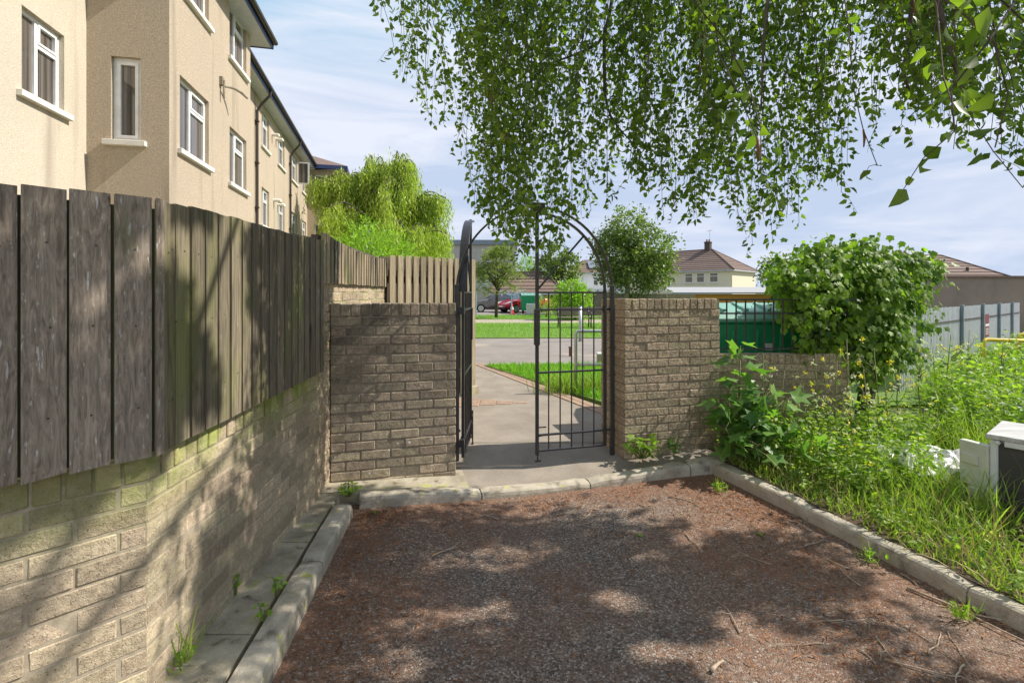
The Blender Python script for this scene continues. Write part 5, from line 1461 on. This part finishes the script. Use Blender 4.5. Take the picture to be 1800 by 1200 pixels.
# tall flowering sow thistles standing out of the weeds
def thistle(seed):
    random.seed(seed)
    t = thing("flowering_weed", (0, 0, 0), "tall thin flowering weed with pale seed heads in the weed bed", "weed", "tall flowering weeds before the low wall")
    m = MB(); lp, ld, ls, hd = [], [], [], []
    H = .9; tp = Vector((random.uniform(-.08, .08), random.uniform(-.08, .08), H))
    m.tube([(0, 0, 0), tp * .5 + Vector((.03, 0, 0)), tp], [.006, .005, .003], 6)
    for k in range(9):
        a = random.uniform(0, 6.283); z = random.uniform(.3, .85); b0 = Vector((tp.x * z, tp.y * z, H * z)); e = b0 + Vector((math.cos(a) * .12, math.sin(a) * .12, random.uniform(.08, .2)))
        m.tube([b0, b0.lerp(e, .5) + Vector((math.cos(a) * .02, math.sin(a) * .02, 0)), e], [.0035, .003, .002], 5)
        hd.append(e)
    for k in range(16):
        a = random.uniform(0, 6.283); z = random.uniform(.05, .8); lp.append((tp.x * z, tp.y * z, H * z)); ld.append((math.cos(a), math.sin(a), random.uniform(-.3, .5))); ls.append(random.uniform(.08, .16) * (1.15 - z * .7))
    m.build("stem", mat['stem'], t, local=True, smooth=True)
    fx, fy, fz = frames(np.array(ld), (0, 0, 1.4)); np_mesh("leaves", [(0, 0, 0), (-.16, .35, .03), (.16, .35, .03), (-.12, .7, .02), (.12, .7, .02), (0, 1, -.08)], [(0, 2, 1), (1, 2, 4, 3), (3, 4, 5)], np.array(lp), fx, fy, fz, np.array(ls), mat['weedleaf'], t)
    for k, e in enumerate(hd):
        q = np.array([tuple(e)]) + rng.normal(0, .008, (14, 3)); fx, fy, fz = frames(rng.normal(size=q.shape)); o = np_mesh("seed_head" if k % 4 else "flower_head", OVATE, OVATE_F, q, fx, fy, fz, rng.uniform(.014, .024, len(q)), mat['seed' if k % 4 else 'flower'], t)
    return t
protos = [thistle(k) for k in (3, 5, 9)]
random.seed(21)
spots = [(1435, 4.55, 1.), (1462, 4.4, .95), (1345, 4.5, 1.), (1372, 4.45, .85), (1500, 4.4, 1.15), (1540, 4.6, 1.05), (1525, 4.1, .9), (1580, 4.8, .95), (1620, 5.2, 1.), (1480, 4.0, .7), (1412, 4.25, .75), (1670, 5.6, 1.1), (1700, 6.2, 1.1), (1560, 4.3, .8), (1640, 6.0, 1.0), (1760, 6.0, 1.0)]
for k, (px, d, s) in enumerate(spots):
    src = protos[k % 3]
    if k < 3: o = src
    else:
        o = src.copy(); COL.objects.link(o)
        for ch in list(src.children):
            c = ch.copy(); COL.objects.link(c); c.parent = o
    o.location = ((px - CX) / F * d, d, .085); o.rotation_euler = (0, 0, random.uniform(0, 6.28)); o.scale = (s, s, s)

# sycamore sapling at the foot of the right pier, mallow clumps, small weeds
def leafy(name, loc, label, stems, nleaf, size, m_, shape, cat="plant", up=1.2, petiole=.08):
    t = thing(name, loc, label, cat); m = MB(); P_, D_, Z_ = [], [], []
    for (dx, dy, h) in stems:
        b = Vector((loc[0] + dx * .12, loc[1] + dy * .12, loc[2])); e = Vector((loc[0] + dx, loc[1] + dy, loc[2] + h)); mid = b.lerp(e, .5) + Vector((dx * -.1, dy * -.1, h * .08))
        m.tube([b, mid, e], [.007 + .006 * h, .005 + .004 * h, .003], 6)
        k = max(2, int(nleaf * h))
        for i in range(k):
            f = .18 + .82 * (i + .5) / k; c = b.lerp(mid, f * 2) if f < .5 else mid.lerp(e, f * 2 - 1); a = random.uniform(0, 6.283)
            pe = c + Vector((math.cos(a), math.sin(a), .45)) * petiole * random.uniform(.5, 1.2)
            m.tube([c, pe], [.0022, .0016], 4)
            P_.append(pe); D_.append((math.cos(a), math.sin(a), random.uniform(-.55, .2))); Z_.append(size * random.uniform(.6, 1.25))
    m.build("stems", mat['stem'], t, smooth=True)
    fx, fy, fz = frames(np.array(D_), (0, -.3, up))
    np_mesh("leaves", shape[0], shape[1], np.array(P_), fx, fy, fz, np.array(Z_), m_, t)
    return t
random.seed(4)
leafy("sycamore_sapling", (1.98, 4.22, .08), "bushy sycamore sapling with lobed silvery green leaves at the right pier's foot",
      [(.06, .1, 1.0), (.02, .05, .72), (-.14, -.04, .55), (.2, -.1, .62), (.36, -.06, .55), (.12, -.22, .45), (-.2, -.18, .35), (.3, -.3, .36), (.5, -.15, .35), (0, -.35, .26), (.42, -.36, .28), (.18, .0, .6), (-.06, .06, .5), (.26, -.45, .2)],
      30, .155, mat['sycamore'], (PALM, PALM_F), "sapling")
leafy("mallow_plant", (1.15, 4.27, .09), "low lime green mallow clump on the kerb beside the closed gate leaf", [(-.1, 0, .13), (.0, -.06, .16), (.12, .02, .15), (.06, .04, .2), (-.04, .03, .18), (.18, -.02, .1), (-.16, -.04, .08)], 48, .075, mat['lime'], (IVY, IVY_F), petiole=.04)
leafy("mallow_plant", (1.47, 4.38, .1), "small green seedling at the foot of the right pier", [(-.03, 0, .09), (.05, -.02, .1), (.02, .02, .12)], 60, .055, mat['sycamore'], (IVY, IVY_F), petiole=.025)
q = gr(612, 872, .1)
leafy("kerb_weed", q, "bright green weed growing in the corner of the left kerb", [(-.05, 0, .07), (.04, -.01, .09), (.0, .02, .11), (-.02, -.02, .08), (.06, .02, .05)], 90, .042, mat['lime'], OV, petiole=.02)
for (px, py, lab, hh) in ((412, 1045, "thin green weed in the joint of the left concrete strip", .12), (487, 1047, "small weed sprouting along the left kerb joint", .09), (462, 1090, "tiny leafy weed lowest on the left kerb joint", .08)):
    q = gr(px, py, .1); leafy("joint_weed", q, lab, [(-.02, 0, hh), (.02, .01, hh * .8), (0, -.02, hh * .7)], 80, .028, mat['lime'], OV, petiole=.012)
for (px, py, lab) in ((325, 1160, "grass tuft at the foot of the left brick wall"), (1530, 985, "small weed tuft against the right kerb"), (1690, 1085, "leafy weed at the near end of the right kerb"), (1262, 862, "weed sprouting where the kerbs meet")):
    q = gr(px, py, .1 if px < 900 else .01)
    t = thing("grass_tuft", q, lab, "weed"); n = 26
    pp = np.array([tuple(q)]) + np.concatenate([rng.normal(0, .022, (n, 2)), np.zeros((n, 1))], 1)
    blades("blades", pp, rng.uniform(.08, .26, n) * (1. if px < 900 else .5), rng.uniform(.004, .008, n), mat['grass'], .45, t)
    leafy_p = np.repeat(pp[:10], 2, 0) + np.concatenate([rng.normal(0, .015, (20, 2)), rng.uniform(.01, .07, (20, 1))], 1); fx, fy, fz = frames(rng.normal(size=leafy_p.shape), (0, 0, 1)); np_mesh("leaves", OVATE, OVATE_F, leafy_p, fx, fy, fz, rng.uniform(.018, .035, 20), mat['lime'], t)
for (px, py, lab) in ((1040, 690, "tuft of tall pale grass by the pipe barrier"), (985, 688, "clump of weeds at the lawn edge behind the gate bars")):
    q = gr(px, py, .1); t = thing("grass_tuft", q, lab, "weed"); n = 220
    pp = np.array([tuple(q)]) + np.concatenate([rng.normal(0, .13, (n, 2)), np.zeros((n, 1))], 1)
    blades("blades", pp, rng.uniform(.15, .42, n), rng.uniform(.008, .014, n), mat['grass'], .4, t)

# ------------------------------------------------------------------ dumped appliance, plastic sheet
AO, AU, AV = (3.12, 3.16), (.6, -.8), (.8, .6)
ap = thing("dumped_appliance", (3.4, 3.2, .09), "dumped white appliance lying in the grass with its dark panel showing", "appliance")
an = (-.8, -.6)    # outward from the dark face is against AV
m = MB()
m.obox(AO, AU, an, 0, .04, -.5, 0, .09, .60); m.obox(AO, AU, an, .63, .70, -.5, 0, .09, .60); m.obox(AO, AU, an, .04, .63, -.5, -.03, .09, .60)
m.build("body", mat['white'], ap, bevel=.008)
m = MB(); m.obox(AO, AU, an, .042, .628, -.028, -.012, .10, .575); m.build("dark_panel", mat['darkpanel'], ap)
m = MB(); m.obox(AO, AU, an, -.015, .72, -.53, .015, .602, .632); m.build("top", mat['silver_top'], ap, bevel=.004)
m = MB(); m.obox(AO, AU, an, .07, .24, -.01, .012, .565, .60); m.tube([(3.13, 3.125, .585), (3.135, 3.11, .585)], .014, 10); m.build("hinge_plate", mat['white'], ap, bevel=.003)
dU, dN = (-.25, .968), (-.968, -.25)
m = MB(); m.obox((3.115, 3.165), dU, dN, .0, .165, -.05, 0, .11, .55); m.obox((3.115, 3.165), dU, dN, .05, .15, -.0, .012, .40, .47); m.obox((3.115, 3.165), dU, dN, .05, .15, 0, .012, .17, .25)
m.build("door_liner", mat['offwhite'], ap, bevel=.012, seg=2)
ps = thing("plastic_sheet", (3.2, 3.72, .1), "crumpled white plastic sheet lying in the weeds by the dumped appliance", "plastic sheet")
m = MB(); nx = 26
for j in range(nx + 1):
    for i in range(nx + 1):
        x = 2.9 + .62 * i / nx; y = 3.46 + .55 * j / nx
        z = .23 + .09 * mnoise.noise(Vector((x * 7, y * 7, 0))) + .05 * mnoise.noise(Vector((x * 17, y * 15, 4))) + .06 * (j / nx)
        m.v.append((x + .04 * mnoise.noise(Vector((x * 9, y * 9, 9))), y + .05 * mnoise.noise(Vector((x * 8, y * 8, 5))), max(z, .1)))
for j in range(nx):
    for i in range(nx):
        a = j * (nx + 1) + i; m.f.append((a, a + 1, a + nx + 2, a + nx + 1)); m.m.append(0)
o = m.build("sheet", mat['plastic_sheet'], ps, smooth=False)
sol = o.modifiers.new("thick", 'SOLIDIFY'); sol.thickness = .004

# ------------------------------------------------------------------ litter on the yard
yp = [(-1.06, 3.42), (-.2, 3.62), (.9, 3.92), (1.70, 4.08), (1.95, 3.4), (2.30, 2.2), (2.6, 1.3), (-.85, 1.3)]
p = scatter(yp, 46000)
front = (3.55 + .27 * (p[:, 0] + 1.1)) - p[:, 1]; left = p[:, 0] - (-.86 - .104 * (p[:, 1] - 1)); right = (1.78 + (4.05 - p[:, 1]) * .29) - p[:, 0]
prob = np.clip(.05 + .9 * np.exp(-front / .28) + .5 * np.exp(-left / .25) + .75 * np.exp(-right / .5), 0, 1)
prob *= np.array([.55 + 1.0 * mnoise.noise(Vector((a * 2.2, b_ * 2.2, 7.))) for a, b_ in p]).clip(.05, 1.3)
p = p[rng.random(len(p)) < prob]
z = np.array([sag(a, b_) for a, b_ in p]) + rng.uniform(.003, .012, len(p))
d = np.concatenate([rng.normal(size=(len(p), 2)), rng.normal(0, .12, (len(p), 1))], 1); fx, fy, fz = frames(d, (0, 0, 2.5))
stuff(np_mesh("leaf_litter", [(0, 0, 0), (-.07, .5, .03), (.07, .5, .03), (0, 1, 0)], LANCE_F, np.concatenate([p, z[:, None]], 1), fx, fy, fz, rng.uniform(.012, .05, len(p)), mat['litter']))
p = scatter(yp, 900); z = np.array([sag(a, b_) for a, b_ in p]) + .002
left = p[:, 0] - (-.86 - .104 * (p[:, 1] - 1)); k = rng.random(len(p)) < (.25 + .75 * np.exp(-left / .4)); p, z = p[k], z[k]
st = [(.5, 0, 0), (0, .45, 0), (-.45, .05, 0), (.05, -.5, 0), (0, .05, .4), (0, 0, -.3)]; sf_ = [(0, 1, 4), (1, 2, 4), (2, 3, 4), (3, 0, 4), (1, 0, 5), (2, 1, 5), (3, 2, 5), (0, 3, 5)]
fx, fy, fz = frames(rng.normal(size=(len(p), 3)))
stuff(np_mesh("gravel", st, sf_, np.concatenate([p, z[:, None]], 1), fx, fy, fz, rng.uniform(.004, .011, len(p)), mat['stone']))
random.seed(12)
def twig(px, py, ln, ang, r, label, group=None, bend=.25, fork=True):
    q = gr(px, py, 0); q.z = sag(q.x, q.y)
    t = thing("fallen_twig", q, label, "twig", group); m = MB(); a = ang; pts = [Vector((q.x, q.y, q.z + r + .003))]
    n = 7
    for k in range(n):
        a += random.uniform(-bend, bend); pts.append(pts[-1] + Vector((math.cos(a), math.sin(a), random.uniform(-.02, .05) if k < n - 1 else -.03)) * ln / n)
    r *= 1.1
    m.tube(pts, [r * (1 - .6 * k / n) for k in range(n + 1)], 6)
    m.build("stick", mat['twig'], t, smooth=True)
    if fork:
        m = MB(); b = pts[3]; aa = a + random.choice((-.8, .8)); m.tube([b, b + Vector((math.cos(aa), math.sin(aa), .08)) * ln * .2, b + Vector((math.cos(aa + .2), math.sin(aa + .2), .02)) * ln * .38], [r * .6, r * .45, r * .25], 5); m.build("side_shoot", mat['twig'], t, smooth=True)
twig(1595, 1035, .55, -1.0, .006, "longest pale bent twig lying near the right kerb")
twig(760, 975, .22, .9, .0035, "thin curved twig on the left part of the yard")
twig(1250, 1180, .09, .7, .009, "short thick pale stick at the bottom of the yard", None, .1, False)
twig(1300, 1110, .3, 1.5, .003, "hooked thin twig in the middle of the yard", None, .5)
for (px, py) in ((1500, 1000), (1520, 1030), (1560, 1090), (1540, 1120), (1600, 1110), (1630, 1150), (1480, 1090), (1450, 1130), (1700, 1170), (1580, 1010), (1420, 960), (1120, 880), (1180, 870), (1010, 895), (880, 905), (1040, 890), (1210, 935), (1350, 990), (1560, 1160), (1660, 1110), (1730, 1140), (1500, 1140), (1390, 905), (1270, 900)):
    twig(px + random.uniform(-8, 8), py, random.uniform(.12, .36), random.uniform(0, 6.28), random.uniform(.0018, .004), "thin dry twig among the red brown litter of the yard", "twigs scattered on the yard", .35)
for (px, py, lab) in ((1130, 938, "pale green fallen leaf in the middle of the yard"), (1342, 942, "small yellow green fallen leaf towards the right kerb"), (660, 902, "yellow fallen leaf close to the left end of the front kerb")):
    q = gr(px, py, 0); q.z = sag(q.x, q.y) + .006; o = np_mesh("fallen_leaf", OVATE, OVATE_F, np.array([tuple(q)]), np.array([[.8, .6, .1]]), np.array([[-.6, .8, .05]]), np.array([[0, -.1, 1.]]), [.05], mat['lime']); tag(o, lab, "leaf")

# ------------------------------------------------------------------ the birch: trunk out of sight to the right, crown overhead, curtain of hanging twigs in view
random.seed(31)
bt_ = thing("birch_tree", (5.4, -.6, .08), "overhanging birch tree with curtains of small hanging leaves above the gate", "tree")
m = MB()
m.tube([(5.4, -.6, 0), (5.3, -.5, 1.4), (5.1, -.3, 3.0), (4.9, 0, 4.6), (4.7, .3, 6.6)], [.24, .2, .17, .12, .04], 12)
m.build("trunk", mat['bark_pale'], bt_, smooth=True)
limbs = [[(5.1, -.3, 3.0), (3.9, .9, 4.3), (2.6, 2.2, 4.9), (1.0, 3.0, 4.9), (-.3, 3.4, 4.5)],
         [(5.0, -.1, 3.8), (3.6, 1.4, 4.8), (2.6, 3.0, 4.8), (2.2, 3.7, 4.4)],
         [(4.95, 0, 4.3), (4.2, 1.8, 5.2), (3.6, 3.0, 4.9)],
         [(4.9, 0, 4.5), (3.4, -.2, 5.6), (2.2, -.4, 6.0)], [(4.8, .2, 5.6), (5.6, 1.3, 6.4), (6.2, 2.0, 6.2)]]
limb_pts = []
for l in limbs:
    m = MB(); sp = smooth_path(l, 18); limb_pts += sp[4:]; m.tube(sp, [.05 * (1 - k / 18) ** 1.3 + .006 for k in range(19)], 8); m.build("limb", mat['bark'], bt_, smooth=True)
# drooping branches seen in the picture
for pts in ([(1085, -60, 3.4), (1062, 60, 3.3), (1020, 92, 3.3), (955, 118, 3.4), (930, 150, 3.4)], [(1062, 60, 3.3), (1068, 190, 3.3), (1120, 260, 3.2)], [(1360, -50, 2.6), (1345, 40, 2.5), (1338, 190, 2.5)],
            [(1605, -40, 2.4), (1598, 70, 2.4), (1588, 130, 2.3), (1612, 178, 2.3)], [(1100, -60, 3.6), (1110, 50, 3.5), (1122, 75, 3.5), (1140, 70, 3.5)], [(1640, -40, 2.2), (1670, 90, 2.1), (1690, 150, 2.1)], [(1200, -60, 3.), (1235, 60, 3.), (1225, 130, 3.)]):
    m = MB(); m.tube(smooth_path([at(*p) for p in pts], 12), [.010 * (1 - k / 13) + .003 for k in range(13)], 6)
    m.build("branch", mat['bark'], bt_, smooth=True)
YB = [(650, 40), (668, 75), (700, 95), (722, 175), (745, 190), (757, 240), (800, 255), (822, 285), (838, 375), (870, 410), (905, 440), (950, 470), (985, 420), (1030, 385), (1060, 345), (1100, 315), (1150, 330), (1185, 395), (1215, 400), (1250, 360), (1290, 350), (1335, 435), (1365, 380), (1400, 400), (1420, 330), (1455, 315), (1492, 340), (1505, 230), (1545, 205), (1570, 250), (1590, 210), (1650, 205), (1690, 270), (1720, 240), (1760, 280), (1790, 250), (1850, 330)]
def ybf(x):
    for (a, p), (b, q) in zip(YB[:-1], YB[1:]):
        if a <= x <= b: return p + (q - p) * (x - a) / (b - a)
    return 60
LP, LD, LS = [], [], []
tw = MB(); CATS = []
def strand(x, ye, d, ytop=None, dens=1., ls=1.):
    if ytop is None: ytop = -70 - 300 * random.random() ** 1.4
    e = at(x, ye, d); zt = at(x, ytop, d).z; L = zt - e.z
    if L < .1: return
    ph, am = random.uniform(0, 6.28), random.uniform(.02, .07); slope = random.uniform(-.32, .32)
    n = max(4, int(L / .12)); pts = []
    for k in range(n + 1):
        f = k / n; pts.append(Vector((e.x + slope * (1 - f) ** 1.5 * L + am * math.sin(ph + f * 4), d + am * math.cos(ph * 1.7 + f * 4) + .15 * (1 - f), zt - L * f)))
    tw.tube(pts, [.0022 * (1 - .6 * k / n) + .0006 for k in range(n + 1)], 3, cap=False)
    step = .030 / dens; q = random.random() * step
    while q < L:
        f = q / L * n; i = min(int(f), n - 1); p = pts[i].lerp(pts[i + 1], f - i); a = random.uniform(0, 6.283)
        off = Vector((math.cos(a), math.sin(a), -.4)) * random.uniform(.008, .05)
        LP.append(p + off); LD.append((math.cos(a) * random.uniform(.15, 1.1), math.sin(a) * random.uniform(.15, 1.1), random.uniform(-1.3, -.15))); LS.append(ls * random.uniform(.028, .060))
        q += step * random.uniform(.5, 1.6)
    if random.random() < .10:
        c = pts[random.randint(n // 3, n)]; cat_ = MB(); CATS.append(cat_); cat_.tube([c, c + Vector((.004, 0, -.03)), c + Vector((.003, .002, -.06))], [.003, .0045, .002], 6)
    # side twigs
    for k in range(int(L * 4)):
        b = pts[random.randint(0, n)]; a = random.uniform(0, 6.283); ln = random.uniform(.06, .2); e2 = b + Vector((math.cos(a) * ln * .7, math.sin(a) * ln * .5, -ln * .75))
        tw.tube([b, b.lerp(e2, .5) + Vector((0, 0, .02)), e2], [.0014, .0011, .0007], 3, cap=False)
        for i in range(int(ln / .028) + 1):
            f = (i + random.random() * .6) / (ln / .028 + 1); LP.append(b.lerp(e2, f)); aa = random.uniform(0, 6.283); LD.append((math.cos(aa), math.sin(aa), random.uniform(-1.2, .1))); LS.append(ls * random.uniform(.026, .05))
cnt = 0
while cnt < 300:
    x = random.uniform(655, 1850)
    yb_ = ybf(x); d = random.uniform(2.7, 4.0) if x < 1250 else random.uniform(2.5, 4.0)
    if x > 1550: d = random.uniform(2.1, 3.7)
    u = random.random() ** .55
    ye = -50 + (yb_ + 50) * u
    if mnoise.noise(Vector((x / 55., ye / 150., 2.))) < (-.14 if x < 1430 else -.07) and random.random() < .9: continue
    strand(x, ye, d); cnt += 1
for k in range(46):          # lower tips reaching the outline exactly
    x = 655 + 1180 * (k + random.random()) / 46; strand(x, ybf(x) - random.uniform(0, 45), random.uniform(2.9, 3.9) if x < 1500 else random.uniform(1.9, 3.2))
for k in range(48):          # the sprays that hang lowest, over the arch and right of it
    x = random.uniform(838, 1000) if k < 29 else random.uniform(1170, 1425); strand(x, ybf(x) - random.uniform(0, 60) * random.random(), random.uniform(2.8, 3.8), dens=1.1)
for (x, ye, d) in ((1300, 250, 1.25), (1335, 300, 1.3), (1765, 95, .85), (1690, 190, 1.05), (1745, 250, .95), (1790, 210, .8), (1562, 285, 1.6), (1800, 330, 1.5)):
    strand(x, ye, d, -120, .55, 1.0)
# overhead crown beyond the top of the picture (it shades the yard)
clob = [(4.6, .9, 5.2, 1.9, 1.9, 1.5), (3.4, 1.6, 5.3, 1.6, 1.5, 1.2), (5.4, 2.0, 5.4, 1.4, 1.3, 1.2), (2.2, 2.2, 5.4, 1.4, 1.2, .9), (4.0, -.4, 5.8, 1.8, 1.6, 1.4), (5.6, 1.6, 4.0, 1.1, 1.3, 1.0), (1.0, 3.0, 5.2, 1.2, .8, .6), (3.9, 2.7, 5.4, 1.2, .7, .8), (5.2, 3.25, 4.2, 1.1, .65, .8), (4.6, 2.4, 4.2, 1.0, .9, .8), (4.8, 3.65, 4.8, 1.4, .55, .75), (3.3, 3.5, 5.0, 1.0, .5, .5)]
p, dd = clumped(clob, 2100, 26, .17, .3)
# open gaps through the crown, so the sun comes down in patches
sa = Vector((S.y, -S.x, 0)).normalized(); sb_ = S.cross(sa)
ga, gb_ = p @ np.array(sa), p @ np.array(sb_)
gap = np.array([mnoise.noise(Vector((a * 1.9, b_ * 1.9, 11.))) + .5 * mnoise.noise(Vector((a * 4.4, b_ * 4.4, 5.))) for a, b_ in zip(ga, gb_)])
x0 = p[:, 0] - p[:, 2] * S.x / S.z          # where each leaf's shadow falls: keep the wall side of the crown thin
p = p[gap < np.where(x0 > 2.0, -.4, np.where(x0 > -.95, .21, np.where(x0 > -2.35, -.25, .15)))]
r_ = p[:, 1] > 0.05
tanx = np.abs(p[:, 0]) / np.maximum(p[:, 1], .01) < 1.1; tanz = (p[:, 2] - 1.55) / np.maximum(p[:, 1], .01) < .66
p = p[~(r_ & tanx & tanz)]
dirs = rng.normal(size=p.shape); dirs[:, 2] -= .8
LPa = np.concatenate([np.array(LP), p]); LDa = np.concatenate([np.array(LD), dirs]); LSa = np.concatenate([np.array(LS), rng.uniform(.07, .11, len(p))])
fx, fy, fz = frames(LDa)
np_mesh("crown", OVATE, OVATE_F, LPa, fx, fy, fz, LSa, mat['birch'], bt_)
tw.build("hanging_twigs", mat['bark'], bt_)
for c_ in CATS[:90]: c_.build("catkin", mat['catkin'], bt_, smooth=True)
print("birch leaves", len(LPa), "objects", len(sc.objects))
